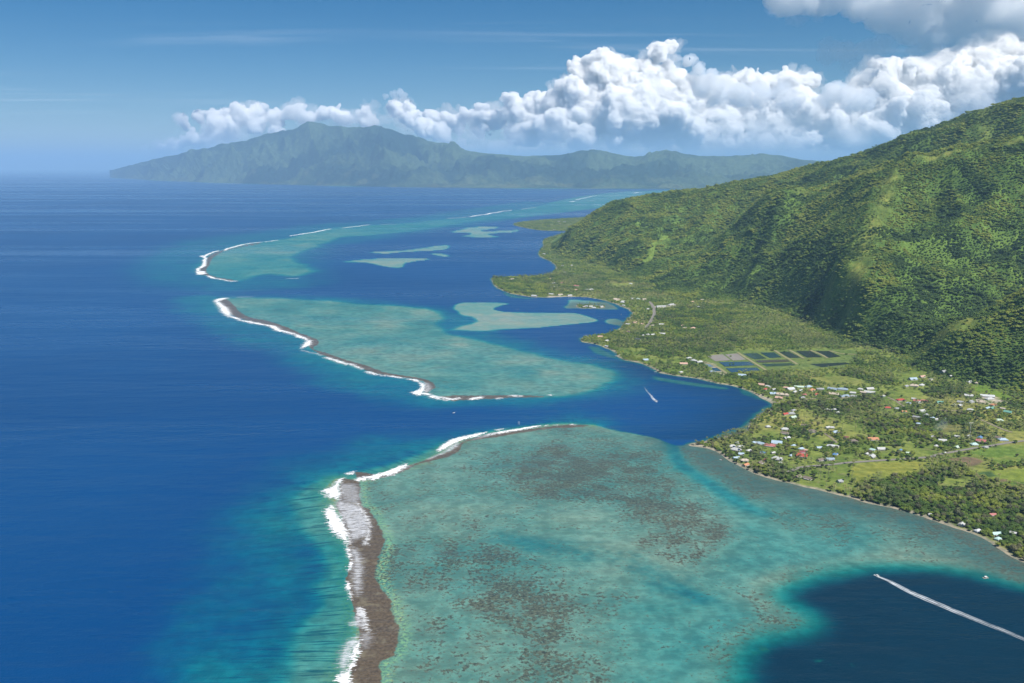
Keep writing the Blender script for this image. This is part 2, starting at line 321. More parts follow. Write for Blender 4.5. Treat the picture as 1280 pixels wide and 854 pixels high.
tint = colmix((0.095, 0.15, 0.03), (0.165, 0.21, 0.05), sstep(0.3, 0.7, n2))
tint = colmix(tint, (0.235, 0.235, 0.07), sstep(0.52, 0.75, n1) * 0.8)
tint = colmix(tint, (0.24, 0.20, 0.12), sstep(0.60, 0.80, n3) * 0.35 * (1 - md))
tint = colmix(tint, (0.05, 0.075, 0.02), wd * 0.8)
for P, c in [(MEADOW[0], (0.20, 0.215, 0.045)), (MEADOW[2], (0.105, 0.175, 0.035)), (MEADOW[3], (0.16, 0.21, 0.04)), (MEADOW[7], (0.15, 0.15, 0.06)), (MEADOW[12], (0.12, 0.2, 0.03)), (MEADOW[16], (0.17, 0.19, 0.055)), (MEADOW[17], (0.11, 0.16, 0.05)), (MEADOW[19], (0.2, 0.24, 0.06))]:
    t = (1 - sstep(-7, 4, sdist(x_, y_, P, 60))); t *= 0.5 + 0.5 * sstep(0.35, 0.6, n3 * 0.5 + n2 * 0.5); tint = colmix(tint, c, t)
for P in PLOUGH: tint = colmix(tint, (0.15, 0.115, 0.075), (1 - sstep(-5, 3, sdist(x_, y_, P, 60))))
for P in DARKF: tint = colmix(tint, (0.055, 0.10, 0.035), (1 - sstep(-5, 2, sdist(x_, y_, P, 60))))
for P in TAN: tint = colmix(tint, (0.37, 0.335, 0.28), (1 - sstep(-2, 10, sdist(x_, y_, P, 60))) * sstep(0.25, 0.5, n3))
hillm = sstep(0, 60, -sh)
hc = colmix((0.065, 0.12, 0.026), (0.11, 0.18, 0.035), sstep(0.3, 0.7, n2))
hc = colmix(hc, (0.17, 0.19, 0.045), np.clip(cr * (0.5 + 0.8 * sstep(0.42, 0.62, n2)), 0, 1) * (0.5 + 0.5 * sstep(0.4, 0.6, n3)))
hc = colmix(hc, (0.15, 0.22, 0.04), slide)
tint = tint * (1 - hillm[:, None]) + hc * hillm[:, None]
shore = 1 - sstep(5, 13, -sc + (n3 - 0.5) * 16 + (n2 - 0.5) * 10)
tint = colmix(tint, (0.28, 0.255, 0.21), np.clip(shore, 0, 1) * 0.9)
co = np.stack([x_, y_, hz], 1)
co, f, tint = compact(co, f, tint)
me = raw_mesh('ground', co, f); attr(me, 'tint', np.c_[tint, np.ones(len(tint))], 'FLOAT_COLOR')
n = NT('ground_cover'); P = n.pos(); t = n.attr('tint', 'Color')
g = n.noise(P, 0.06, 6, 0.65); g2 = n.noise(P, 0.5, 3, 0.6)
c = n.mix(n.ss(g, 0.35, 0.68), n.mix(1.0, t, (0.72, 0.76, 0.7), 'MULTIPLY'), n.mix(1.0, t, (1.3, 1.22, 1.15), 'MULTIPLY'))
c = n.mix(n.ss(g2, 0.55, 0.75), c, n.mix(1.0, c, (0.62, 0.66, 0.6), 'MULTIPLY'))
b = n.node('ShaderNodeBump', {'Height': g2, 'Strength': 0.5, 'Distance': 1.5}).outputs[0]
props(link('ground', me, n.done(n.bsdf(c, 0.9, 0.1, b)), smooth=True), kind='structure')

# ------------------------------------------------------------------ the large island across the strait
def isl_coast(px): return np.interp(px, [60, 110, 150, 200, 260, 330, 400, 500, 640, 830, 1000, 1300, 1700], [60000, 52000, 45000, 37500, 33000, 29800, 27700, 25600, 24300, 23700, 23300, 23000, 23000])
IY = np.interp
sky_px = np.array([110, 140, 150, 175, 200, 225, 250, 275, 300, 325, 350, 365, 380, 392, 405, 418, 430, 445, 460, 480, 500, 520, 545, 570, 600, 630, 660, 700, 740, 790, 830, 860, 900, 950, 1000, 1060, 1150, 1300, 1700])
sky_py = np.array([213, 212.6, 212.2, 206, 200, 195, 189, 184, 178.5, 173, 166, 163, 159, 157, 155, 157, 159.5, 161, 162, 161, 164, 169, 178, 184, 190, 194, 197, 193, 188, 196, 190, 194, 197, 194, 200, 200, 196, 190, 180])
nu, nv = 900, 260
U = np.linspace(146, 1500, nu); V = np.linspace(-0.02, 1.6, nv) ** 1.0
UU, VV = np.meshgrid(U, V)
Yc = isl_coast(UU); Yr_ = Yc + np.interp(UU, [100, 150, 250, 400, 640, 1000, 1500], [500, 1500, 3000, 5200, 6500, 6500, 6500])
YY = Yc + (Yr_ - Yc) * VV
XX = (UU - 640) / F * YY
Hm = H + (YH - np.interp(UU, sky_px, sky_py)) / F * Yr_
v = np.clip(VV, 0, 1)
prof = np.where(VV < 1, 0.25 * v + 0.75 * v ** 1.7, 1 - 0.8 * (VV - 1))
spur = ridged(UU * 1.0, VV * 90, 46, 4, 77, 0.55); spur2 = ridged(XX, YY, 1500, 5, 88, 0.55); s3 = ridged(XX, YY, 420, 4, 91, .6)
amp = np.clip(v * (1.03 - v) * 3.6, 0, 1)
ZZ = Hm * prof * (1 + amp * 1.15 * (spur - 0.64)) + amp * np.clip(Hm / 1500, 0.15, 1) * ((spur2 - 0.62) * 1500 + (s3 - 0.6) * 380)
ZZ = np.where(VV < 0, -60, np.maximum(ZZ, 8 + 30 * v))
f = grid_faces(nv, nu)
me = raw_mesh('far_mountains', np.stack([XX, YY, ZZ], -1).reshape(-1, 3), f)
gz = fbm(XX.ravel(), YY.ravel(), 1900, 5, 3, 0.6); g4 = fbm(XX.ravel(), YY.ravel(), 500, 4, 13, .6)
ic = colmix((0.010, 0.026, 0.018), (0.058, 0.088, 0.042), sstep(0.35, 0.65, gz)); low = 1 - sstep(0.1, 0.5, v.ravel())
ic = colmix(ic, (0.13, 0.14, 0.06), sstep(0.55, 0.7, g4) * low * 0.4)
attr(me, 'tint', np.c_[ic, np.ones(len(ic))], 'FLOAT_COLOR')
n = NT('far_slopes'); t = n.attr('tint', 'Color')
props(link('far_mountains', me, n.done(n.bsdf(n.mix(n.ss(n.noise(n.pos(), 0.012, 5, 0.7), 0.35, 0.65), n.mix(1.0, t, (0.6, 0.65, 0.6), 'MULTIPLY'), n.mix(1.0, t, (1.35, 1.3, 1.2), 'MULTIPLY')), 0.9, 0.05)), smooth=True), kind='structure')
# ------------------------------------------------------------------ lagoon, reefs and open sea: one sheet with the depth and make-up of its bed
K1 = (390, 580, 6.1); K2 = (390, 714, 6.1); K3 = (480, 515, 4.5714); K4 = (260, 360, 4.2667); K5 = (230, 230, 4.2667); K6 = (500, 460, 5.818); L3 = (200, 200, 2.56); S7 = (480, 640, 3.99); S8 = (740, 560, 4.2667); Q6 = (0, 600, 3.0476); Q7 = (780, 520, 2.556)
def ring(pts, crop=None, n=3): return smooth_ring(plan(C(*crop, pts) if crop else pts), n)
N_OUT = [(415, 900), (428, 860), (436, 830), (444, 800), (446, 760), (440, 725), (437, 695), (428, 665), (419, 640), (412, 625), (407, 610), (420, 598), (440, 599), (460, 597), (480, 590), (505, 583), (530, 575), (548, 566), (560, 555), (590, 547), (620, 541), (655, 536), (690, 531), (725, 530), (745, 531.5)]
REEF_N = ring(N_OUT + [(770, 538), (800, 543), (825, 549), (838, 554), (852, 556), (868, 552), (900, 556), (940, 580), (1000, 600), (1100, 620), (1300, 690), (1500, 780), (1600, 900), (1400, 1000), (415, 1000)])
REEF_M = ring([(268, 375.5), (278, 389), (298, 399), (329, 407), (356, 415), (375, 423), (380, 430), (387, 439), (419, 452), (454, 462), (489, 469.5), (515, 475), (527, 483), (520, 491), (540, 497), (563, 501.5), (602, 498.5), (649, 497.5), (690, 498), (720, 495), (745, 488), (762, 480), (778, 472), (776, 464), (755, 458), (730, 453), (700, 449), (661, 439), (630, 432), (591, 423), (567, 417), (555, 408), (556, 400), (556, 394), (536, 386.5), (497, 382), (434, 378), (368, 373), (313, 372), (290, 372.5)])
REEF_F = ring([(244, 340), (248, 330), (254, 322), (266, 315), (290, 307), (325, 302), (356, 298.4), (368, 295), (403, 286.7), (434, 283), (493, 280), (551.6, 274), (590.6, 271.5), (630, 265), (669, 258.6), (690, 252), (714, 247), (735, 244), (770, 240), (800, 238.6), (850, 237.6), (850, 246), (800, 256), (740, 262), (669, 271), (614, 275), (575, 280), (532, 287.5), (481, 293), (434, 296), (425, 299), (419, 301), (402, 307), (387, 313), (368, 321), (372, 326), (388, 331), (394, 336), (387, 343.5), (364, 346.5), (340, 343.5), (325, 344.5), (312, 349.5), (296, 351), (278, 350), (258, 346.5)])
SAND = [ring(p, c) for c, p in [
 (L3, [(660, 297), (700, 291), (760, 289), (830, 281), (870, 274), (920, 271), (938, 276), (925, 286), (880, 292), (780, 297), (720, 302)]), (L3, [(575, 327), (615, 320), (690, 314), (780, 312), (860, 314), (872, 320), (800, 330), (785, 345), (740, 347), (700, 340), (650, 330)]),
 (L3, [(855, 299), (900, 297), (940, 307), (900, 312)]), (L3, [(925, 229), (960, 222), (990, 215), (1080, 211), (1085, 220), (1030, 228), (1150, 222), (1145, 232), (1060, 238), (1105, 247), (1020, 249), (955, 246), (985, 236), (940, 235)]),
 (None, [(563, 383.6), (575, 378), (600, 377.5), (630, 378), (640, 380), (625, 384), (622, 387), (639, 389.5), (678, 390), (717, 390.5), (735, 394), (751, 400.5), (741, 404), (709, 407), (675, 410.6), (631, 412.5), (600, 414.5), (575, 413.5), (563, 412.5), (577, 407), (594, 402), (588, 397), (574, 393.5)]),
 (None, [(701, 385), (706, 379), (709, 374), (735, 375), (762, 378), (776, 385), (773, 388), (740, 387), (715, 386.5)]), (None, [(752, 403), (756, 398.5), (772, 398), (782, 402), (778, 408), (762, 406.5)]),
 (None, [(815, 469), (826, 471), (850, 475), (880, 479), (915, 485), (905, 488), (870, 484), (835, 479), (817, 474.5)]), (None, [(733, 432), (750, 434), (772, 446), (768, 449), (748, 444), (735, 438)]), (None, [(628, 363), (645, 369), (670, 373), (668, 375), (640, 373), (626, 368)]),
 (None, [(890, 545), (935, 528), (950, 510), (962, 508), (958, 518), (945, 535), (925, 545)])]]
BAY_EDGE = ring([(862, 561), (872, 553), (905, 542), (928, 535), (936, 525), (950, 512), (962, 504), (945, 499), (925, 491), (940, 480), (980, 510), (940, 560)])
HOLE = ring([(1300, 728), (1270, 724), (1245, 717), (1215, 709), (1180, 704), (1145, 701), (1110, 700), (1075, 702), (1045, 706), (1015, 712), (988, 720), (966, 730), (955, 740), (962, 752), (980, 764), (992, 772), (985, 781), (965, 784), (942, 788), (925, 796), (912, 808), (903, 824), (899, 842), (902, 870), (930, 1000), (1400, 1000), (1450, 800)])
CHAN = plan([(835, 548), (842, 560), (845, 572), (853, 582), (868, 593), (886, 604), (905, 616), (925, 628), (950, 642)])
CHAN2 = plan(C(*S8, [(560, 800), (430, 740), (330, 680), (220, 630), (120, 580), (30, 545)]) + C(*S7, [(1000, 215), (850, 175), (700, 150), (600, 130)]))
SLOPES = [(ring([(215, 920), (235, 860), (250, 820), (250, 780), (255, 740), (268, 700), (280, 660), (300, 625), (330, 600), (370, 580), (420, 565), (460, 555), (500, 550), (540, 544), (580, 538), (640, 530), (700, 526), (760, 530), (700, 545), (560, 570), (460, 605), (450, 900)]), 120, 8.0, 190),
 (ring([(225, 372), (235, 390), (265, 410), (300, 425), (340, 437), (360, 452), (400, 470), (440, 488), (490, 500), (540, 508), (600, 506), (700, 503), (760, 492), (790, 478), (760, 455), (640, 425), (560, 390), (400, 372)]), 60, 11.0, 190),
 (ring([(175, 345), (185, 325), (215, 308), (260, 297), (330, 290), (400, 280), (520, 271), (660, 252), (700, 262), (500, 295), (410, 310), (395, 352), (300, 362), (220, 362)]), 150, 12.0, 420)]
SPUR_N = ring([(330, 900), (352, 850), (356, 820), (362, 790), (378, 770), (392, 752), (385, 735), (398, 715), (392, 690), (378, 668), (366, 650), (360, 630), (372, 612), (400, 596), (440, 588), (480, 580), (530, 563), (560, 549), (620, 536), (700, 527), (720, 535), (560, 580), (470, 620), (470, 900)])
SPUR_M = ring([(255, 371), (262, 388), (290, 404), (330, 414), (360, 424), (370, 436), (400, 455), (450, 472), (500, 484), (508, 495), (550, 506), (610, 503), (680, 502), (740, 494), (700, 480), (560, 470), (400, 420), (300, 380)])
DARKB = ring([(1090, 60), (1140, 200), (1200, 280), (1262, 320), (1262, 385), (1200, 440), (1130, 480), (1140, 540), (1100, 600), (1080, 690), (1060, 800), (930, 800), (985, 650), (1020, 520), (1085, 420), (1060, 250), (1040, 120)], Q6)
BROWN_N = ring(C(*K1, [(215, 120), (240, 108), (340, 128), (368, 180), (372, 260), (385, 320), (430, 340), (470, 390), (500, 470), (550, 560), (552, 640), (510, 740), (495, 830)]) + C(*K2, [(500, 60), (545, 150), (600, 240), (612, 310), (640, 380), (668, 440), (655, 560), (615, 640), (520, 700), (520, 780), (500, 900), (270, 900), (290, 770), (345, 660), (355, 500), (325, 400), (305, 250), (275, 100)]) + C(*K1, [(280, 800), (290, 700), (275, 600), (230, 430), (180, 320), (205, 240)]))
BROWN_NE = ring(C(*K3, [(-170, 340), (-100, 345), (0, 362), (120, 312), (180, 292), (270, 258), (360, 228), (430, 175), (520, 145), (600, 122), (760, 104), (900, 88), (1060, 70), (1180, 72), (1130, 88), (950, 100), (800, 118), (640, 146), (520, 162), (462, 178), (440, 220), (400, 248), (300, 278), (200, 302), (150, 325), (60, 360), (-60, 385), (-160, 375)]))
BROWN_M = ring(C(*K4, [(45, 62), (60, 90), (100, 130), (140, 160), (250, 190), (400, 235), (500, 275), (520, 300), (560, 345), (700, 395), (850, 448), (950, 472), (1100, 492), (1140, 510), (1130, 550), (1180, 582), (1290, 606)]) + C(*K6, [(400, 246), (600, 235), (760, 225), (1000, 222), (1100, 215), (1000, 196), (760, 190), (560, 196), (400, 195), (245, 205), (230, 175), (290, 140), (262, 105)]) + C(*K4, [(1210, 498), (1150, 478), (1050, 463), (940, 443), (850, 408), (740, 378), (640, 343), (575, 322), (605, 300), (603, 280), (560, 258), (500, 238), (420, 203), (330, 173), (230, 153), (165, 110), (115, 62)]))
BROWN_F = ring([(65, 480), (80, 445), (105, 425), (118, 390), (150, 370), (185, 357), (270, 338), (330, 323), (410, 313), (400, 322), (300, 340), (220, 360), (185, 380), (160, 400), (140, 440), (130, 470), (180, 495), (280, 512), (240, 520), (110, 490)], K5)
CORAL = [(ring([(0, 0), (420, 0), (420, 100), (520, 180), (500, 260), (700, 290), (650, 330), (700, 380), (800, 440), (740, 490), (650, 540), (640, 600), (480, 640), (300, 610), (190, 560), (240, 480), (340, 420), (140, 390), (150, 340), (0, 310), (-300, 300), (-500, 200), (-450, 60), (-200, -60)], S8), 0.80),
 (ring([(420, 660), (640, 650), (650, 690), (540, 730), (440, 690)], S8), 0.72), (ring([(930, 330), (1280, 330), (1480, 420), (1380, 560), (1140, 460), (950, 390)], S8), 0.62), (ring([(480, 20), (600, 10), (760, 110), (900, 190), (1050, 240), (900, 290), (760, 270), (640, 190), (500, 90)], S8), 0.7),
 (ring([(200, 330), (400, 240), (560, 240), (680, 280), (860, 290), (940, 260), (1060, 300), (1000, 340), (850, 360), (1000, 420), (1090, 470), (1000, 520), (980, 560), (1000, 650), (900, 690), (1100, 700), (1180, 740), (1100, 790), (1000, 870), (700, 900), (500, 860), (650, 760), (560, 700), (680, 660), (500, 560), (350, 500), (320, 430), (420, 400), (330, 340)], S7), 0.80),
 (ring([(60, 20), (300, -10), (600, 40), (560, 100), (480, 150), (500, 200), (380, 180), (340, 100), (100, 110)], S7), 0.55), (ring([(700, 70), (900, 80), (1040, 110), (900, 140), (740, 100)], S7), 0.6), (ring([(230, 720), (400, 730), (420, 800), (300, 870), (220, 800)], S7), 0.55), (ring([(40, 380), (90, 420), (110, 600), (60, 720), (20, 560)], S7), 0.6)]
SANDY1 = ring([(720, 280), (1000, 300), (1280, 330), (1500, 450), (1400, 600), (1000, 640), (650, 720), (660, 600), (800, 470), (720, 340)], S8); SANDY2 = ring([(0, 600), (250, 560), (430, 640), (340, 760), (300, 950), (60, 950)], Q7)

pyr = np.r_[np.arange(212.25, 216, 0.25), np.arange(216, 262, 0.6), np.arange(262, 864, 1.2), np.geomspace(866, 5000, 40)]
pxr = np.r_[np.linspace(-900, -40, 60), np.arange(-30, 1312, 1.3), np.linspace(1316, 2300, 60)]
PX, PY = np.meshgrid(pxr, pyr)
sx, sy = at(PX, PY); shp = sx.shape; sx, sy = sx.ravel(), sy.ravel()
f = grid_faces(*shp)
lc = np.minimum(sdist(sx, sy, COAST, 300), sdist(sx, sy, ISLET, 300))
deepin = (lc < -60).reshape(shp)
keep = ~(deepin[:-1, :-1] & deepin[1:, 1:] & deepin[:-1, 1:] & deepin[1:, :-1])
co = np.stack([sx, sy, np.zeros_like(sx)], 1)
(co, f, lc) = compact(co, grid_faces(*shp, keep), lc)
x, y = co[:, 0].astype(float), co[:, 1].astype(float)
dist = np.hypot(x, y)
farw = np.clip(dist / 2500, 0.5, 3)
w1 = (fbm(x, y, 160, 4, 1) - 0.5); w2 = (fbm(x, y, 34, 4, 2) - 0.5); w3 = (fbm(x, y, 9, 3, 4) - 0.5)
depth = np.full(x.shape, 70.0)
for P, w_in, d_in, w_out in SLOPES:
    sd = sdist(x, y, P, 600) + w1 * 90 + w2 * 20
    t = 1 - sstep(-w_in, w_out, sd); depth = np.exp(np.log(depth) * (1 - t) + np.log(np.maximum(d_in + 7 * w1, 4)) * t)
coral = np.zeros(x.shape)
# fore-reef spurs and grooves, running out from the reef edge
edge = np.r_[plan(N_OUT)]; edge = smooth_ring(edge, 3, False)
nm = (x < 200) & (y < 2200) & (x > -900)
groove = np.zeros(x.shape); es = np.zeros(x.shape); ed = np.zeros(x.shape)
d_, s_ = seg_dist(x[nm], y[nm], edge, False, True); es[nm] = s_; ed[nm] = d_
sn = sdist(x, y, SPUR_N, 300) + w2 * 14; sm = sdist(x, y, SPUR_M, 300) + w2 * 20
groove = np.maximum(1 - sstep(-10, 170, sn), 0) * (nm * 1.0) * sstep(2, 14, sdist(x, y, REEF_N, 300))
t = 1 - sstep(-22, 10, sn); depth = depth * (1 - t) + (3.6 + 3 * w1) * t
t = 1 - sstep(-40, 60, sm); depth = depth * (1 - t) + (9.0 + 5 * w1) * t
dk = 0.3 * (1 - sstep(-30, 14, sdist(x, y, DARKB, 300) + w2 * 30)) ; 
# reef tops
for P, d_in, wi, wo in [(REEF_F, 2.6, 60, 40), (REEF_M, 2.4, 34, 20), (REEF_N, 1.95, 6, 6)]:
    sd = sdist(x, y, P, 300) + w2 * 14 * farw + w3 * 4 + w1 * (0 if P is REEF_N else 40)
    t = 1 - sstep(-wi, wo, sd); depth = depth * (1 - t) + np.maximum(0.7, d_in + 1.6 * w1 * (1 if P is REEF_N else 2.2) + (0 if P is not REEF_F else 5 * np.clip(fbm(x, y, 420, 3, 19) - 0.42, 0, 1) + 2.5 * sstep(7000, 11000, y))) * t
rn = sdist(x, y, REEF_N, 300); rm = sdist(x, y, REEF_M, 300); rf = sdist(x, y, REEF_F, 300)
coral = np.where(rn < 0, 0.46 + 0.7 * w1 + 0.5 * w2, 0); coral = np.maximum(coral, np.where(rm < 0, 0.26 + 0.7 * w1 + 0.3 * w2, 0)); coral = np.maximum(coral, np.where(rf < 0, 0.2 + 0.4 * w1, 0))
sandy = np.maximum(1 - sstep(-40, 40, sdist(x, y, SANDY1, 150) + w1 * 60), 1 - sstep(-40, 40, sdist(x, y, SANDY2, 150) + w1 * 60)); coral = coral * (1 - 0.42 * sandy); depth = depth + 0.9 * sandy * (depth < 4)
for P, k in CORAL:
    t = 1 - sstep(-34, 16, sdist(x, y, P, 200) + w2 * 60 + w1 * 70); coral = np.maximum(coral, k * t * np.clip(0.92 + 0.9 * w2 + 0.3 * w1, 0.3, 1.2))
# lagoon channels and the deep blue hole
d = seg_dist(x, y, CHAN, False); t = np.exp(-((d + w2 * 14) / (11 + 8 * np.clip((2050 - y) / 400, 0, 1))) ** 2) * sstep(1330, 1600, y); depth = depth + 2.6 * t * (y < 2300); coral = coral * (1 - 0.9 * t)
d = seg_dist(x, y, CHAN2, False); t = np.exp(-((d + w2 * 50 + w1 * 30) / 30) ** 2) * np.clip(0.75 + 1.2 * w1 + 0.8 * w3, 0, 1); depth = depth + 1.6 * t; coral = coral * (1 - 0.5 * t); strk = t
light = np.exp(-((d - 42) / 26) ** 2) * (rn < 0) * sstep(-60, 20, x - 40); depth = depth - 0.2 * light * (depth > 1.5); coral = coral * (1 - 0.5 * light)
sd = sdist(x, y, HOLE, 300) + w2 * 5
t = 1 - sstep(-75, 12, sd); depth = np.exp(np.log(np.maximum(depth, 0.5)) * (1 - t) + math.log(40) * t); coral = coral * (1 - sstep(0.1, 0.4, t)); light = np.exp(-((sd - 16) / 16) ** 2); depth -= 0.4 * light * (depth > 1.6)
bom = (1 - sstep(-10, 6, sdist(x, y, ring([(490, 712), (560, 705), (640, 735), (735, 755), (795, 800), (720, 805), (620, 805), (560, 742), (410, 765), (412, 745)], Q7), 200))) * sstep(0.54, 0.60, fbm(x, y, 11, 3, 66)) * sstep(0.42, 0.55, fbm(x, y, 60, 2, 67))
# pale sand banks, shallow dark shelf along the shore
bank = np.zeros(x.shape); shelf0 = np.zeros(x.shape)
for i, P in enumerate(SAND):
    sd = sdist(x, y, P, 300) + w2 * 9 * farw; k = farw * 13
    t = 1 - sstep(-k, k * 0.6, sd); depth = np.minimum(depth, depth * (1 - t) + (1.3 + 1.8 * w1 + 1.0 * w2 if i < 7 else 3.6) * t); bank = np.maximum(bank, t * (1 if i < 7 else 0.0)); shelf0 = np.maximum(shelf0, t * (0 if i < 7 else 0.85))
t = 1 - sstep(0, 34, lc + w2 * 12 * farw); depth = np.minimum(depth, depth * (1 - t) + 1.2 * t)
shelf = np.maximum(shelf0, 0.55 * strk); shelf = np.maximum(shelf, (1 - sstep(20, 140, lc + w1 * 110 + w2 * 40)) * (y < 2300)); shelf = np.maximum(shelf, (1 - sstep(22, 95, lc + w1 * 50)) * (y >= 2300) * 0.9)
e = 1 - sstep(-6, 14, sdist(x, y, BAY_EDGE, 150) + w2 * 14); depth = np.minimum(depth, depth * (1 - e) + 6.0 * e); shelf = np.maximum(shelf, e * 0.8); coral = coral * (1 - e)
# far turquoise fringe along the other island
upx, upy = 640 + (x / y) * F, YH + H / y * F
cy = isl_coast(upx); fr = sstep(cy * 0.955, cy * 0.975, y) * (y > 17000) * (0.25 + 0.75 * sstep(0.42, 0.6, fbm(upx, y / 90, 40, 3, 8)))
depth = depth * (1 - fr) + 5.0 * fr
# reef flat laid bare and the brown crest
brown = np.zeros(x.shape)
for P, k in [(BROWN_N, 1.0), (BROWN_NE, 0.9), (BROWN_M, 0.85), (BROWN_F, 0.7)]:
    brown = np.maximum(brown, k * (1 - sstep(-5, 4, sdist(x, y, P, 150) + w2 * 9 + w3 * 7 + (0 if P is BROWN_N else 2 if P is BROWN_NE else 9))))
gold = np.exp(-((ed - 2) / 22) ** 2) * nm * (y < 2100) * (1 - brown)
rim = np.zeros(x.shape)
for P in (BROWN_N,):
    rim = np.exp(-((sdist(x, y, P, 150) - 7) / 9) ** 2) * (rn < 0)
depth = np.maximum(depth, 0.4)
inner = np.maximum(1 - sstep(-40, 30, sdist(x, y, HOLE, 200)), 0.5 * sstep(250, -50, lc) * (y > 1900) * (y < 2700))
me = raw_mesh('sea', co, f)
for k_, v_ in (('depth', depth), ('coral', np.clip(coral, 0, 1)), ('brown', brown), ('groove', groove), ('es', es), ('ed', ed), ('shelf', np.clip(shelf, 0, 1)), ('darkbed', dk), ('bank', bank), ('gold', gold), ('bom', bom), ('rim', rim), ('inner', inner)):
    attr(me, k_, v_)
n = NT('sea_water'); P = n.pos()
dp = n.attr('depth'); co_ = n.attr('coral')
# bed
na = n.noise(P, 0.21, 5, 0.62); nb = n.noise(P, 0.045, 4, 0.6); nc = n.noise(P, 0.010, 4, 0.55)
nh = n.noise(P, 0.15, 5, 0.72)
v = n.math('ADD', n.math('MULTIPLY', nh, 0.7), n.math('MULTIPLY', nb, 0.3))
thr = n.lin(co_, 0.0, 1.0, 0.665, 0.40)
cm = n.math('MAXIMUM', n.ss(n.math('SUBTRACT', v, thr), -0.012, 0.022), n.math('MULTIPLY', n.ss(n.math('SUBTRACT', v, thr), -0.10, 0.0), 0.26))
sand = n.mix(n.ss(nb, 0.35, 0.65), (0.225, 0.205, 0.145), (0.36, 0.325, 0.235))
sand = n.mix(n.ss(nc, 0.4, 0.62), sand, n.mix(1.0, sand, (0.86, 0.87, 0.85), 'MULTIPLY'))
crl = n.mix(n.ss(na, 0.3, 0.7), (0.05, 0.046, 0.034), (0.17, 0.14, 0.09))
bed = n.mix(cm, sand, crl)
bed = n.mix(n.math('MULTIPLY', n.attr('rim'), n.ss(na, 0.45, 0.58)), bed, (0.42, 0.38, 0.18))
bed = n.mix(n.attr('bank'), bed, n.mix(nb, (0.24, 0.22, 0.165), (0.38, 0.35, 0.27)))
bed = n.mix(n.math('MULTIPLY', n.attr('shelf'), 0.76), bed, n.mix(na, (0.05, 0.05, 0.04), (0.15, 0.13, 0.09)))
# spurs and grooves
gv = n.node('ShaderNodeCombineXYZ', {0: n.math('MULTIPLY', n.attr('es'), 0.19), 1: n.math('MULTIPLY', n.attr('ed'), 0.011), 2: 0.0}).outputs[0]
gn = n.noise(gv, 1.0, 4, 0.6, 0.4)
gm = n.math('MULTIPLY', n.attr('groove'), n.ss(gn, 0.50, 0.62))
bed = n.mix(n.math('MULTIPLY', gm, 0.7), bed, (0.055, 0.06, 0.045))
bed = n.mix(n.math('MULTIPLY', n.attr('gold'), n.ss(na, 0.35, 0.6)), bed, (0.36, 0.26, 0.10))
bed = n.mix(n.math('MULTIPLY', n.attr('darkbed'), 0.88), bed, (0.05, 0.055, 0.04))
dp2 = n.math('ADD', dp, n.math('MULTIPLY', gm, 1.5))
dp2 = n.math('MULTIPLY', dp2, n.lin(n.noise(P, 0.017, 3), 0.3, 0.7, 0.86, 1.14))
dp2 = n.math('MULTIPLY', dp2, n.math('SUBTRACT', 1.0, n.math('MULTIPLY', cm, n.math('MULTIPLY', n.ss(dp, 7.0, 3.0), 0.55))))
dp2 = n.mix(n.attr('bom'), dp2, (6.0, 6.0, 6.0)); bed = n.mix(n.math('MULTIPLY', n.attr('bom'), 0.9), bed, (0.20, 0.15, 0.09))
def beer(k): 
    s_ = n.node('ShaderNodeSeparateXYZ', {0: n.scale(dp2, 1.0)}) if False else None
    return n.math('EXPONENT', n.math('MULTIPLY', dp2, -k))
T = n.node('ShaderNodeCombineXYZ', {0: beer(0.62), 1: beer(0.125), 2: beer(0.092)}).outputs[0]
sc_ = n.math('SUBTRACT', 1.0, n.math('EXPONENT', n.math('MULTIPLY', dp2, -0.085)))
deepc = n.mix(n.ss(n.noise(P, 0.0007, 4), 0.35, 0.65), (0.0002, 0.042, 0.148), (0.0004, 0.051, 0.172))
deepc = n.mix(n.attr('inner'), deepc, (0.0008, 0.020, 0.040))
col = n.vmath('ADD', n.vmath('MULTIPLY', bed, T), n.scale(deepc, sc_))
flat = n.mix(n.ss(na, 0.3, 0.7), (0.062, 0.048, 0.034), (0.125, 0.098, 0.068))
flat = n.mix(n.ss(nb, 0.52, 0.7), flat, (0.15, 0.13, 0.09))
col = n.mix(n.ss(n.math('ADD', n.attr('brown'), n.math('MULTIPLY', n.math('SUBTRACT', n.math('ADD', n.math('MULTIPLY', na, 0.5), n.math('MULTIPLY', nb, 0.5)), 0.5), 1.9)), 0.25, 0.72), col, flat)
# surface: wind streaks change the roughness and the tilt of the ripples
st = n.node('ShaderNodeMapping', {'Vector': P, 'Scale': (0.00016, 0.0011, 1)}).outputs[0]
streak = n.ss(n.noise(st, 1.0, 6, 0.6, 0.6), 0.42, 0.66)
rip = n.node('ShaderNodeMapping', {'Vector': P, 'Rotation': (0, 0, 0.35), 'Scale': (0.035, 0.11, 1)}).outputs[0]
h1 = n.noise(rip, 1.0, 3, 0.55); h2 = n.noise(P, 0.30, 3, 0.6)
sw = n.noise(n.node('ShaderNodeMapping', {'Vector': P, 'Rotation': (0, 0, -0.5), 'Scale': (0.0045, 0.017, 1)}).outputs[0], 1.0, 2, 0.5)
hh = n.math('ADD', n.math('ADD', n.math('MULTIPLY', h1, 1.5), n.math('MULTIPLY', h2, 0.5)), n.math('MULTIPLY', sw, 6.0))
bmp = n.node('ShaderNodeBump', {'Height': hh, 'Strength': n.lin(streak, 0, 1, 0.75, 0.45), 'Distance': 1.6}).outputs[0]
rough = n.lin(streak, 0, 1, 0.36, 0.21)
bs = n.bsdf(col, rough, 0.22, bmp, IOR=1.33)
props(link('sea', me, n.done(bs), smooth=True), kind='structure')

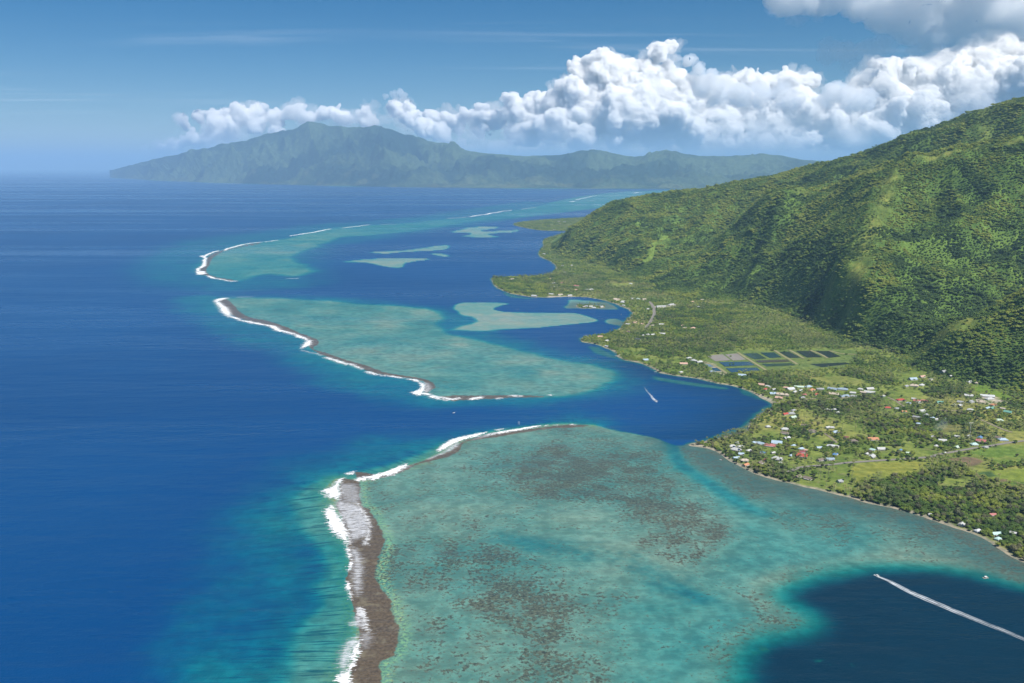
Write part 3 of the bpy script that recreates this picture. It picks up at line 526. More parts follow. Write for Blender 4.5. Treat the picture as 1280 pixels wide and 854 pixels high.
# ------------------------------------------------------------------ the air between
hm = bpy.data.materials.new('haze_air'); hm.use_nodes = True; ht = hm.node_tree; ht.nodes.clear()
ho = ht.nodes.new('ShaderNodeOutputMaterial'); hv = ht.nodes.new('ShaderNodeVolumePrincipled')
hv.inputs['Color'].default_value = (0.43, 0.71, 1.0, 1); hv.inputs['Density'].default_value = HAZE; hv.inputs['Anisotropy'].default_value = 0.0
ht.links.new(hv.outputs[0], ho.inputs['Volume'])
ztop = float(ZZ.max()) + 60; R_ = 300000.0
b = [(sx_ * R_, sy_ * R_ + (0 if sy_ > 0 else 0), z_) for z_ in (-75.0, ztop) for sx_, sy_ in ((-1, -1), (1, -1), (1, 1), (-1, 1))]
me = raw_mesh('haze', b, [(3, 2, 1, 0), (4, 5, 6, 7), (0, 1, 5, 4), (1, 2, 6, 5), (2, 3, 7, 6), (3, 0, 4, 7)])
props(link('haze', me, hm), kind='stuff')
# ------------------------------------------------------------------ clouds: cumulus banks over the far mountains, a grey sheet nearer overhead, thin cirrus
def cloud_mat(name, dens, col=(0.99, 0.99, 0.99)):
    m = bpy.data.materials.new(name); m.use_nodes = True; t = m.node_tree; t.nodes.clear()
    o = t.nodes.new('ShaderNodeOutputMaterial'); v = t.nodes.new('ShaderNodeVolumeScatter')
    v.inputs['Color'].default_value = (*col, 1); v.inputs['Density'].default_value = dens; v.inputs['Anisotropy'].default_value = 0.0
    t.links.new(v.outputs[0], o.inputs['Volume']); return m
def blobs(puffs, Y0, thick=0.9, sub=2, jitter=0.25, seed=1, kids=7):
    """puffs: (column, row, radius in px, shift in depth) of the photo; each grows a crowd of smaller lobes."""
    r_ = np.random.RandomState(seed); bm = bmesh.new()
    for px, py, rp, dz in puffs:
        Y = Y0 + dz * 1000.0; c = np.array(at_depth(px, py, Y)); R = rp / F * Y
        lobes = [(c, R * 0.85)]
        for k in range(kids):
            th = r_.uniform(0, 2 * math.pi); u = r_.uniform(-0.35, 1); q = math.sqrt(max(0, 1 - u * u))
            p = c + R * 0.75 * np.array([q * math.cos(th), q * math.sin(th), u * 0.9]); lobes.append((p, R * r_.uniform(0.32, 0.58)))
            for j in range(3):
                th2 = r_.uniform(0, 2 * math.pi); u2 = r_.uniform(-0.2, 1); q2 = math.sqrt(max(0, 1 - u2 * u2)); rr = lobes[-1][1] if j == 0 else rr
                lobes.append((p + rr * 0.8 * np.array([q2 * math.cos(th2), q2 * math.sin(th2), u2]), rr * r_.uniform(0.3, 0.5)))
        for p, rr in lobes:
            bmesh.ops.create_icosphere(bm, subdivisions=sub, radius=rr, matrix=Matrix.Translation(p))
    return bm
def vnoise3(p, seed=0):
    i = np.floor(p); u = p - i; u = u * u * (3 - 2 * u); i = i.astype(np.int64); r = 0.0
    for dx in (0, 1):
        for dy in (0, 1):
            for dz in (0, 1):
                w_ = (u[:, 0] if dx else 1 - u[:, 0]) * (u[:, 1] if dy else 1 - u[:, 1]) * (u[:, 2] if dz else 1 - u[:, 2])
                r = r + w_ * _hash(i[:, 0] + dx + 57 * (i[:, 2] + dz), i[:, 1] + dy - 131 * (i[:, 2] + dz), seed)
    return r
def cloud(name, puffs, Y0, voxel_px, dens, label, seed=1, kids=7, col=(0.992, 0.993, 0.995), rough=1.0):
    bm = blobs(puffs, Y0, seed=seed, kids=kids); me = bpy.data.meshes.new(name); bm.to_mesh(me); bm.free()
    o = link(name, me, None); px = Y0 / F
    m = o.modifiers.new('join', 'REMESH'); m.mode = 'VOXEL'; m.voxel_size = voxel_px * px
    dg = bpy.context.evaluated_depsgraph_get(); me2 = bpy.data.meshes.new_from_object(o.evaluated_get(dg)); o.modifiers.clear(); o.data = me2; bpy.data.meshes.remove(me)
    n_ = len(me2.vertices); p = np.empty(n_ * 3, np.float32); me2.vertices.foreach_get('co', p); p = p.reshape(-1, 3).astype(float) / px
    nr = np.empty(n_ * 3, np.float32); me2.vertex_normals.foreach_get('vector', nr); nr = nr.reshape(-1, 3)
    q = p.copy()
    for k, (wl, am) in enumerate(((26, 9.0), (11, 5.5), (5.2, 2.6))):      # ragged warping
        q += rough * am * np.stack([vnoise3(p / wl + 11.3 * k, seed * 31 + k * 7 + c) - 0.5 for c in range(3)], 1) * np.array([1.5, 1.2, 1.0])
    bil = 0.0
    for k, (wl, am) in enumerate(((16, 4.6), (7.0, 3.0), (3.2, 1.7), (1.6, 0.9))):     # rounded billows
        bil = bil + am * (np.abs(2 * vnoise3(q / wl + 5.1 * k, seed * 17 + k) - 1) - 0.25)
    q += nr * (rough * bil)[:, None]
    me2.vertices.foreach_set('co', (q * px).astype(np.float32).ravel()); me2.update()
    me2.polygons.foreach_set('use_smooth', np.ones(len(me2.polygons), bool))
    me2.materials.clear(); me2.materials.append(cloud_mat(name + '_droplets', dens / px, col))
    props(o, kind='stuff', label=label); return o
MAIN = [(822, 66, 15, 0), (838, 58, 9, 0), (806, 88, 14, 0), (750, 100, 30, 0), (735, 88, 16, 0), (722, 120, 22, -2), (790, 110, 34, 1), (835, 112, 26, 2), (860, 130, 30, 1), (780, 145, 38, -3), (820, 155, 34, -4), (735, 150, 30, -2), (700, 140, 24, 0), (672, 135, 20, 1), (650, 145, 20, 1), (640, 130, 12, 1), (690, 160, 24, -3), (655, 165, 20, 0), (720, 170, 18, -4), (770, 176, 14, -5), (830, 178, 16, -5), (860, 170, 22, -4), (895, 160, 26, -2), (620, 150, 16, 3), (600, 160, 14, 3)]
RIGHT = [(905, 112, 18, 3), (935, 108, 20, 4), (960, 112, 18, 4), (985, 110, 20, 4), (1010, 104, 14, 5), (930, 150, 30, 2), (970, 160, 28, 1), (1000, 140, 30, 2), (1040, 150, 34, 1), (1075, 120, 26, 2), (1100, 100, 22, 3), (1130, 96, 22, 3), (1110, 135, 36, 0), (1160, 110, 34, 2), (1185, 90, 26, 3), (1215, 75, 26, 3), (1245, 62, 24, 4), (1275, 48, 24, 4), (1300, 60, 36, 4), (1200, 120, 40, 0), (1250, 105, 40, 0), (1290, 110, 44, 0), (1350, 60, 60, 4), (1150, 150, 34, -1), (1060, 175, 20, -2), (1010, 180, 14, -3), (960, 183, 12, -3), (920, 182, 12, -3), (1090, 165, 24, -2)]
LEFT = [(205, 186, 7, 0), (222, 182, 9, 0), (240, 176, 11, 0), (262, 172, 12, 0), (285, 166, 14, 0), (268, 154, 14, 0), (285, 147, 12, 1), (305, 146, 14, 1), (325, 142, 12, 1), (318, 158, 13, 0), (343, 150, 12, 1), (368, 141, 12, 1), (372, 132, 6, 1), (385, 148, 12, 1), (405, 143, 11, 1), (418, 140, 10, 2), (432, 148, 12, 2), (458, 136, 9, 2), (460, 149, 11, 2), (345, 168, 10, 0), (232, 150, 8, 3), (250, 146, 7, 3)]
PLUME = [(492, 138, 10, 0), (502, 133, 11, 0), (510, 148, 13, 0), (528, 160, 12, 0), (545, 165, 11, 0), (556, 170, 8, 0), (540, 150, 10, 2), (562, 150, 12, 4), (585, 146, 12, 4), (600, 142, 12, 4), (575, 162, 8, 4)]
VEIL = [(680, 188, 12, 0), (720, 190, 12, 0), (770, 189, 12, 0), (820, 190, 12, 0), (870, 189, 12, 0), (930, 190, 12, 0), (990, 189, 12, 0), (640, 188, 9, 0), (600, 175, 14, 0), (622, 182, 12, 0), (580, 172, 12, 0), (640, 180, 12, 0), (560, 176, 8, 0), (690, 178, 16, 0), (740, 182, 14, 0), (900, 178, 18, 0), (950, 176, 18, 0), (1000, 178, 18, 0), (1060, 170, 18, 0), (480, 152, 12, 0), (440, 150, 10, 0), (270, 176, 12, 0), (215, 186, 8, 0), (190, 187, 6, 0), (300, 172, 10, 0), (225, 148, 7, 0)]
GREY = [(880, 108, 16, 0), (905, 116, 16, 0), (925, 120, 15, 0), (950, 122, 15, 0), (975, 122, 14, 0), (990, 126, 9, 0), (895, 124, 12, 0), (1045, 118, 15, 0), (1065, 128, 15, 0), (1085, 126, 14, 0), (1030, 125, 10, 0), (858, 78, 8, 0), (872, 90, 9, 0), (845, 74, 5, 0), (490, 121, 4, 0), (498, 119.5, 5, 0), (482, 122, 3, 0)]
OVER = [(985, -8, 30, 0), (1010, 4, 18, 0), (1040, -4, 26, 0), (1070, 2, 26, 0), (1100, 6, 30, 0), (1130, 20, 30, 0), (1160, 22, 34, 0), (1195, 20, 36, 0), (1225, 10, 40, 0), (1260, 8, 40, 0), (1300, 10, 50, 0), (1120, -20, 40, 0), (1060, -30, 40, 0), (1180, -20, 50, 0), (1250, -30, 60, 0), (1165, 45, 22, 0), (1195, 48, 20, 0), (1140, 42, 16, 0), (1225, 42, 18, 0)]
WISP = [(1035, 66, 14, 0), (1055, 70, 16, 0), (1080, 64, 18, 0), (1100, 58, 16, 0), (1065, 82, 12, 0), (1085, 90, 12, 0), (970, 8, 12, 0), (1000, 20, 12, 0), (1020, 12, 12, 0), (1150, 66, 16, 0), (1180, 70, 14, 0)]
cloud('clouds', MAIN, 135000, 0.8, 0.55, 'towering white cumulus bank over the far mountains', 3, kids=9)
cloud('clouds', RIGHT, 135000, 0.9, 0.45, 'broad white cumulus bank rising behind the green ridge', 4, kids=8)
cloud('clouds', LEFT, 138000, 0.75, 0.35, 'low broken cumulus along the far island summit', 5)
cloud('clouds', PLUME, 133000, 0.75, 0.5, 'bright cumulus plume leaning over the far ridge', 6)
big = lambda L, k, drop=0: [(a, b + drop, r * k, d) for a, b, r, d in L]
cloud('clouds', big(MAIN, 1.08, 1), 135500, 1.3, 0.035, 'soft torn edges round the towering cumulus bank', 13, kids=7, rough=1.7)
cloud('clouds', big(RIGHT, 1.10, 1), 135500, 1.4, 0.035, 'soft torn edges round the broad cumulus bank', 14, kids=6, rough=1.7)
cloud('clouds', big(LEFT + PLUME, 1.15, 1), 138000, 1.1, 0.035, 'soft torn edges round the low cumulus', 15, kids=6, rough=1.4)
br = np.random.RandomState(4); BASE = [(x + br.uniform(-6, 6), 187.5 + br.uniform(-2.5, 0.5), br.uniform(6.5, 9), 0) for x in range(575, 1090, 17)]
cloud('clouds', BASE, 172000, 1.0, 0.12, 'low cloud base lying on the far ridge', 17, kids=6, rough=1.0)
cloud('clouds', VEIL, 130000, 1.1, 0.045, 'thin pale cloud veil under the cumulus bases', 8, kids=8, rough=1.6)
cloud('clouds', GREY, 112000, 0.9, 0.16, 'small grey clouds before the white bank, shade put into their colour', 9, kids=8, rough=1.0, col=(0.62, 0.67, 0.76))  # absorbing droplet colour stands in for the shadow of neighbouring clouds
cloud('clouds', OVER, 60000, 1.3, 0.065, 'grey cloud sheet high over the green ridge', 23, kids=9, rough=0.85, col=(0.92, 0.935, 0.955))  # droplets greyed to imitate the sheet's shaded underside
cloud('clouds', WISP, 62000, 1.1, 0.022, 'ragged scud with shade put into its colour under the grey cloud sheet', 11, kids=9, rough=1.1, col=(0.88, 0.91, 0.95))  # darkened droplet colour replaces shade from the clouds above
# cirrus: a very thin high sheet
n = NT('cirrus_ice'); P = n.pos()
mp = n.node('ShaderNodeMapping', {'Vector': P, 'Rotation': (0, 0, 0.12), 'Scale': (0.000018, 0.00010, 1)}).outputs[0]
a = n.noise(mp, 1.0, 7, 0.62, 0.8); a2 = n.noise(P, 0.00002, 2)
al = n.math('MULTIPLY', n.math('MULTIPLY', n.ss(a, 0.50, 0.80), n.ss(a2, 0.40, 0.62)), 0.13)
tr = n.node('ShaderNodeBsdfTransparent').outputs[0]; df = n.node('ShaderNodeBsdfTranslucent', {'Color': (0.9, 0.9, 0.9, 1)}).outputs[0]
mx = n.node('ShaderNodeMixShader', {0: al, 1: tr, 2: df}).outputs[0]
g = np.array([(x, y, 9500.0) for y in np.linspace(45000, 330000, 12) for x in np.linspace(-190000, 60000, 12)])
props(link('cirrus_clouds', raw_mesh('cirrus_clouds', g, grid_faces(12, 12)), n.done(mx)), kind='stuff')
# ------------------------------------------------------------------ roads, fish ponds and houses
def drape(name, P2, mat, lift=0.35, flat=None, kind='structure'):
    bm = bmesh.new(); vs = [bm.verts.new((a, b, 0)) for a, b in P2]; fc = bm.faces.new(vs)
    bmesh.ops.triangulate(bm, faces=[fc])
    for _ in range(2): bmesh.ops.subdivide_edges(bm, edges=[e for e in bm.edges if e.calc_length() > 14], cuts=2)
    bmesh.ops.triangulate(bm, faces=bm.faces[:])
    co = np.array([v.co[:2] for v in bm.verts]); z = height(co[:, 0], co[:, 1]) + lift
    if flat is not None: z[:] = np.percentile(z, 90) + flat
    for v, q in zip(bm.verts, z): v.co.z = q
    bmesh.ops.recalc_face_normals(bm, faces=bm.faces[:])
    if bm.faces[:][0].normal.z < 0: bmesh.ops.reverse_faces(bm, faces=bm.faces[:])
    me = bpy.data.meshes.new(name); bm.to_mesh(me); bm.free(); o = link(name, me, mat); props(o, kind=kind); return o
def ribbon(name, pts, w, mat, lift=0.5):
    P2 = smooth_ring(plan(pts, 3.0), 6, False); q = np.arange(len(P2))
    t = np.gradient(P2, axis=0); t /= np.linalg.norm(t, axis=1)[:, None]; nn = np.stack([-t[:, 1], t[:, 0]], 1)
    L, R = P2 + nn * w / 2, P2 - nn * w / 2; co = np.r_[L, R]; z = height(co[:, 0], co[:, 1]) + lift; z = np.maximum(z, np.r_[z[len(q):], z[:len(q)]])
    m = len(P2); f = np.stack([q[:-1], q[:-1] + m, q[1:] + m, q[1:]], 1)
    o = link(name, raw_mesh(name, np.c_[co, z], f), mat); props(o, kind='structure'); return P2
asph = plain('pale_asphalt', (0.20, 0.185, 0.165), 0.9, 0.2, 0.2, 0.2); dirt = plain('dirt_track_soil', (0.22, 0.19, 0.14), 0.95, 0.1, 0.25, 0.2)
ROADS = [ribbon('road', [(985, 590), (1000, 584), (1019, 582), (1044, 580), (1060, 578.3), (1090, 576.5), (1118, 574.5), (1145, 573), (1161, 571.6), (1172, 569), (1182, 566.8), (1195, 564.5), (1207, 562), (1222, 559.5), (1238, 557.5), (1260, 554), (1280, 551.5), (1320, 548)], 9, asph),
 ribbon('road', [(807, 409.5), (811, 405), (815, 399), (817.5, 393), (817.5, 387), (815, 381), (811, 377)], 13, asph),
 ribbon('road', C(*A_, [(940, 640), (985, 668), (1040, 708), (1060, 730)]), 6, dirt), ribbon('road', C(*B_, [(600, 463), (700, 468), (790, 470), (880, 480)]), 7, dirt),
 ribbon('road', C(*B_, [(190, 365), (240, 385), (320, 435)]), 7, dirt), ribbon('road', C(*D_, [(780, 20), (860, 55), (930, 85), (975, 98)]), 7, dirt),
 ribbon('road', C(*A_, [(560, 395), (700, 385), (900, 372), (1100, 372), (1270, 350)]), 7, dirt)]
def pond_mat(name, c, r=0.15):
    n = NT(name); return n.done(n.bsdf(n.mix(n.noise(n.pos(), 0.08, 4), tuple(k * 0.8 for k in c), tuple(k * 1.25 for k in c)), r, 0.4))
pm = {'blue': pond_mat('pond_water_blue', (0.02, 0.05, 0.068)), 'dark': pond_mat('pond_water_dark', (0.025, 0.038, 0.035)), 'green': pond_mat('pond_water_green', (0.03, 0.055, 0.028)), 'teal': pond_mat('pond_water_teal', (0.015, 0.045, 0.055)), 'dry': pond_mat('pond_mud_dry', (0.20, 0.185, 0.165), 0.9), 'brown': pond_mat('pond_water_brown', (0.07, 0.06, 0.04)), 'pale': pond_mat('pond_water_pale', (0.16, 0.21, 0.24))}
dyke = plain('pond_dyke_earth', (0.24, 0.225, 0.12), 0.95, 0.1, 0.3, 0.1)
ribs = [[(-10, 75), (60, 100), (120, 130), (190, 178)], [(270, 5), (340, 50), (420, 100), (500, 150)], [(560, -15), (640, 35), (745, 100)], [(680, -15), (740, 15), (800, 55)], [(850, -12), (920, 15), (990, 50)], [(1000, -8), (1100, 15), (1225, 22)]]
for r in ribs: ribbon('dyke_path', C(*A_, r), 9, dyke, 0.75)
for kx, q in [('dry', [(20, 30), (150, 20), (215, 68), (90, 75)]), ('dry', [(168, 21), (265, 12), (335, 62), (232, 70)]), ('green', [(310, 14), (425, 10), (500, 53), (405, 60)]), ('teal', [(450, 7), (560, 5), (622, 44), (525, 50)]), ('dark', [(600, 0), (680, -2), (770, 45), (690, 50)]), ('dark', [(735, -6), (850, -6), (950, 44), (825, 46)]), ('dark', [(895, -6), (1000, -4), (1095, 38), (995, 48)]),
             ('brown', [(410, 70), (660, 62), (690, 80), (435, 86)]), ('green', [(460, 97), (700, 91), (732, 107), (500, 118)]), ('blue', [(118, 83), (365, 79), (408, 108), (168, 117)]), ('blue', [(175, 132), (425, 127), (450, 150), (220, 165)]), ('dark', [(845, 99), (1130, 86), (1180, 95), (945, 124)]), ('blue', [(62, 126), (110, 127), (138, 154), (75, 150)]), ('pale', [(-5, 97), (50, 100), (80, 119), (0, 116)])]:
    drape('pond', plan(C(*A_, q), 3.0), pm[kx], 0.0, 0.5)

ROOFC = {'white': (0.47, 0.48, 0.47), 'pale grey': (0.52, 0.54, 0.55), 'grey': (0.32, 0.335, 0.345), 'dark grey': (0.09, 0.10, 0.12), 'light blue': (0.36, 0.47, 0.57), 'blue grey': (0.27, 0.345, 0.42), 'blue': (0.10, 0.22, 0.42), 'red': (0.42, 0.075, 0.055), 'dark red': (0.20, 0.05, 0.06), 'pink red': (0.42, 0.15, 0.14), 'orange': (0.52, 0.24, 0.13), 'salmon': (0.55, 0.36, 0.28), 'tan': (0.48, 0.41, 0.33), 'brown': (0.19, 0.155, 0.125), 'pale green': (0.46, 0.58, 0.48), 'green': (0.14, 0.33, 0.27), 'aqua': (0.42, 0.60, 0.56)}
def roof_mat(name, c):
    n = NT('roof_sheet_' + name.replace(' ', '_')); P = n.pos()
    rib = n.math('MULTIPLY', n.math('SINE', n.math('MULTIPLY', n.node('ShaderNodeSeparateXYZ', {0: P}).outputs[0], 9.0)), 0.06)
    v = n.math('ADD', n.noise(P, 0.35, 5, 0.7), rib)
    return n.done(n.bsdf(n.mix(n.ss(v, 0.3, 0.75), tuple(k * 1.1 for k in c), tuple(k * 0.72 + 0.012 for k in c)), 0.45, 0.4))
RM = {k: roof_mat(k, c) for k, c in ROOFC.items()}
WM = [plain('wall_render_white', (0.52, 0.51, 0.48)), plain('wall_render_cream', (0.54, 0.49, 0.38)), plain('wall_render_grey', (0.36, 0.35, 0.33)), plain('wall_render_green', (0.34, 0.43, 0.36))]
GL = plain('window_glass_dark', (0.03, 0.035, 0.04), 0.15, 0.5); DR = plain('door_wood', (0.12, 0.075, 0.045), 0.6)
def box(bm, x0, x1, y0, y1, z0, z1):
    v = [bm.verts.new(p) for p in ((x0, y0, z0), (x1, y0, z0), (x1, y1, z0), (x0, y1, z0), (x0, y0, z1), (x1, y0, z1), (x1, y1, z1), (x0, y1, z1))]
    for q in ((3, 2, 1, 0), (4, 5, 6, 7), (0, 1, 5, 4), (1, 2, 6, 5), (2, 3, 7, 6), (3, 0, 4, 7)): bm.faces.new([v[i] for i in q])
def bm_obj(name, bm, mat, parent=None, smooth=False):
    bmesh.ops.recalc_face_normals(bm, faces=bm.faces[:]); me = bpy.data.meshes.new(name); bm.to_mesh(me); bm.free(); return link(name, me, mat, parent, smooth)
def empty(name, loc, rz=0.0, s=1.0):
    o = bpy.data.objects.new(name, None); COL.objects.link(o); o.location = loc; o.rotation_euler = (0, 0, rz); o.scale = (s, s, s); o.empty_display_size = 2; return o
def house(x, y, z, L, Wd, hw, color, style, rz, wall, detail):
    e = empty('house', (x, y, z), rz); l, w = L / 2, Wd / 2; rise = Wd * (0.22 if L > 22 else 0.30)
    bm = bmesh.new(); box(bm, -l, l, -w, w, -1.5, hw)
    if style == 'gable':
        for sx in (-1, 1):
            a = [bm.verts.new(p) for p in ((sx * (l - 0.02), -w, hw), (sx * (l - 0.02), w, hw), (sx * (l - 0.02), 0, hw + rise * w / (w + 0.7)))]; bm.faces.new(a if sx < 0 else a[::-1])
    bm_obj('wall', bm, WM[wall], e)
    o_ = 0.7; zl = hw - rise * o_ / w * 0.6; zr = hw + rise; inset = 0 if style == 'gable' else min(w, l * 0.7)
    bm = bmesh.new(); X, Y = l + o_, w + o_; tk = 0.18
    for dz in (0,):
        top = [(-X, -Y, zl), (X, -Y, zl), (X, Y, zl), (-X, Y, zl), (-X + inset, 0, zr), (X - inset, 0, zr)]
        vt = [bm.verts.new((a, b, c + tk)) for a, b, c in top]; vb = [bm.verts.new(p) for p in top]
        for q in ((0, 1, 5, 4), (1, 2, 5), (2, 3, 4, 5), (3, 0, 4)): bm.faces.new([vt[i] for i in q])
        for q in ((4, 5, 1, 0), (5, 2, 1), (5, 4, 3, 2), (4, 0, 3)): bm.faces.new([vb[i] for i in q])
        for i, j in ((0, 1), (1, 2), (2, 3), (3, 0)): bm.faces.new([vb[i], vb[j], vt[j], vt[i]])
    bm_obj('roof', bm, RM[color], e)
    if detail:
        bm = bmesh.new(); box(bm, -0.5, 0.5, -w - 0.06, -w + 0.02, 0, 2.1); bm_obj('door', bm, DR, e)
        for k in (-1, 1):
            for yy in ((-w - 0.05, -w + 0.02), (w - 0.02, w + 0.05)):
                bm = bmesh.new(); xx = k * l * 0.58; box(bm, xx - 0.8, xx + 0.8, yy[0], yy[1], 0.9, 2.1); bm_obj('window', bm, GL, e)
        if L > 9:
            bm = bmesh.new(); box(bm, -l * 0.7, l * 0.7, -w - 2.6, -w - 0.75, hw - 0.75, hw - 0.6)
            for xx in (-l * 0.66, 0, l * 0.66): box(bm, xx - 0.08, xx + 0.08, -w - 2.5, -w - 2.34, -0.5, hw - 0.76)
            bm_obj('porch', bm, WM[0] if color != 'white' else WM[2], e)
    return e
SHORT = {'w': 'white', 'pg': 'pale grey', 'g': 'grey', 'dg': 'dark grey', 'lb': 'light blue', 'bg': 'blue grey', 'b': 'blue', 'r': 'red', 'dr': 'dark red', 'pr': 'pink red', 'o': 'orange', 's': 'salmon', 't': 'tan', 'br': 'brown', 'pgn': 'pale green', 'gn': 'green', 'a': 'aqua'}
HL = {'A': '70,160,50,bg;305,190,65,lb;460,265,50,s;515,280,45,w;490,300,40,r;560,303,36,w;550,335,50,lb;630,345,100,t;690,300,66,pg;655,288,46,s;760,282,75,pgn;835,280,56,lb;860,308,64,o;930,300,56,g;895,342,40,r;805,345,36,pr;785,371,44,g;1030,298,76,bg;1110,303,80,bg;1040,338,76,t;1120,356,76,bg;1190,330,46,w;1197,358,50,g;1250,300,40,w;1272,326,46,t;650,500,52,r;700,495,56,g;712,527,56,pgn;715,470,44,g;980,467,50,w;1040,466,50,w;1065,489,36,w;770,312,50,w;720,322,46,pg;600,370,60,s',
 'B': '390,220,62,lb;465,200,54,s;530,222,44,w;635,183,54,g;695,206,28,w;400,272,64,t;335,276,46,g;460,267,46,pg;45,297,62,w;45,328,84,w;848,246,46,pg;900,256,36,t;838,352,64,w;985,358,100,pg;1003,378,66,w;296,386,70,r;357,412,34,lb;425,395,52,pr;482,395,46,pr;400,378,36,w;150,355,40,w;605,407,52,gn;772,405,46,g;765,430,50,w;715,428,34,w;850,402,52,g;190,450,46,r;265,457,42,g;320,481,36,o;460,475,54,w;495,511,54,g;420,525,54,g;435,577,34,lb;545,530,36,lb;640,545,36,lb;1035,425,50,o;985,455,50,lb;1022,456,52,gn;1110,456,36,t;1150,484,54,gn;1082,550,56,pgn;850,466,46,w;70,700,84,o;548,682,36,w;627,712,60,w;745,680,34,w;575,755,38,w;838,676,40,w;925,690,54,b;937,716,70,pr;880,742,54,aqua;1075,690,48,br;1112,706,66,lb;740,765,44,pgn;975,765,36,g;930,402,60,t;440,405,40,w;575,542,28,w',
 'C': '640,88,38,w;775,108,60,w;772,140,64,br;935,82,58,br;995,125,64,br;1115,95,42,w;1152,95,38,w;1182,133,56,lb;1268,176,36,dr;530,215,52,lb;587,225,54,lb;655,238,96,pr;710,218,86,lb;355,245,56,w;422,248,56,w;385,272,84,w;488,280,50,w;425,308,46,lb;600,298,48,b;680,298,36,w;790,180,54,pg;905,265,50,lb;908,293,54,dr;912,322,86,r;842,240,42,lb;820,322,36,lb;1050,258,48,lb;1158,245,92,pg;1175,310,60,b;1135,350,68,bg;1062,355,66,br;385,340,56,lb;452,358,68,t;462,395,62,o;578,378,70,br;715,345,88,w;620,355,42,dr;880,488,58,br;957,502,68,br;1215,525,50,g;742,380,30,w;390,220,38,g;942,278,28,s',
 'D': '140,243,52,w;110,228,30,w;145,203,34,aqua;195,198,46,w;310,205,26,b;355,222,24,pgn;672,648,42,w;770,684,40,pg;880,703,54,aqua;888,732,36,aqua;857,590,36,pr;978,698,36,w;486,588,18,w;30,152,50,br;570,222,16,w',
 'E': '105,15,60,w;575,168,24,w;680,150,80,w;765,135,64,w;325,95,50,t;470,278,44,s;416,291,36,w;525,288,28,s;612,300,30,t;685,293,42,w;570,376,40,w;612,376,40,w;690,368,54,w;535,380,20,w;495,413,42,dg;245,423,34,w;247,468,36,w;190,392,44,s;555,577,46,lb;860,608,66,s;905,563,46,w;945,582,50,w;985,594,50,w;840,675,34,w;1090,672,44,bg;870,322,36,t;850,302,32,s;935,322,44,s;930,112,28,s;450,85,28,w;500,88,30,pgn;545,92,36,t;370,115,34,w;340,90,30,s;380,140,26,w;420,350,26,s;1010,95,24,t;980,150,20,w',
 'F': '258,188,56,t;190,208,38,g;595,218,32,w;605,248,34,w;650,214,36,pr;770,240,54,pr;768,272,36,s;855,271,44,w;895,268,28,w;912,218,20,w;435,320,50,w;570,306,44,w;640,312,48,t;716,316,44,w;850,402,34,g;884,406,36,w;912,414,34,w;972,406,34,w;832,408,26,t;660,75,20,w;738,75,24,w;1205,222,26,pg;1085,345,34,t;1142,365,32,w;560,180,20,s;680,130,20,w;752,146,22,bg',
 'G': '515,285,14,w;541,287,14,w;492,323,14,w;602,316,14,t;520,297,12,t;445,436,14,w;575,488,12,w;480,300,10,w;560,300,10,w'}
CR = {'A': A_, 'B': B_, 'C': C_, 'D': D_, 'E': E_, 'F': F_, 'G': G_}
HOUSES = []; hr = np.random.RandomState(11)
for k, txt in HL.items():
    ox, oy, s = CR[k]
    for t in txt.split(';'):
        a, b, w, c = t.split(','); c = SHORT.get(c, c); px, py = ox + float(a) / s, oy + float(b) / s
        X, Y, Z = ground_at(px, py + 0.6); D = math.hypot(X, Y); m = float(w) / s * D / F
        L = min(max(m * 0.92, 5.5), 44); Wd = min(max(L * hr.uniform(0.5, 0.72), 5.0), 15)
        ang = hr.choice([0.0, 0.35, -0.3, 0.6, -0.55]) + hr.uniform(-0.15, 0.15); ang = ang if L > 18 else ang * 1.3
        st = 'hip' if hr.rand() < 0.4 else 'gable'; Z = max(Z, 0.8)
        HOUSES.append(dict(x=X, y=Y, z=Z, L=L, W=Wd, c=c, st=st, px=px, py=py, D=D, crop=k, o=house(X, Y, Z, L, Wd, 2.8 if L < 25 else 3.8, c, st, ang, int(hr.choice([0, 0, 0, 1, 2, 3])), D < 2150)))
def zone(h):
    px, py, k = h['px'], h['py'], h['crop']
    if k == 'G': return 'on the far flat wooded point'
    if k == 'F':
        if 384 > py > 379 and px < 757 and px > 725: return 'on the tiny islet off the wooded point'
        if py < 340: return 'below the far end of the ridge'
        return 'on the wooded round point' if px < 705 else 'by the grass pitch behind the far bay'
    if k == 'E':
        if px > 845: return 'at the lagoon end of the fish ponds'
        if py < 383: return 'behind the innermost far bay'
        return 'beside the curved road in the palm forest' if px > 795 else 'on the little point below the palm forest'
    if k == 'A':
        if py < 474: return 'just below the fish ponds'
        if py > 510: return 'in trees above the deep bay'
        return 'in the village behind the black beach'
    if k == 'C':
        if px < 935: return 'close to the gravel point'
        if py > 594: return 'on the lawn near the lagoon wall'
        return 'on the village lawns above the lagoon road' if px > 980 else 'amid the gravel point village'
    if k == 'D': return 'in the shore wood by the lagoon' if py > 640 else 'beside the long road through the fields'
    if py < 489 and px < 1175: return 'on the meadow under the wooded hills'
    if px > 1210 and py < 522: return 'in the hamlet under the wooded spur'
    if py > 540: return 'around the tall white mast'
    return 'along the palm belt between meadows'
ORD = ['leftmost', 'second from left', 'third from left', 'fourth from left', 'fifth from left', 'sixth from left', 'seventh from left', 'eighth from left', 'ninth from left', 'tenth from left']
NUM = ['', 'one', 'two', 'three', 'four', 'five', 'six', 'seven', 'eight', 'nine', 'ten', 'eleven']
byk = {}
for h in HOUSES: byk.setdefault((zone(h), h['c'], 'long' if h['L'] > 17 else 'small'), []).append(h)
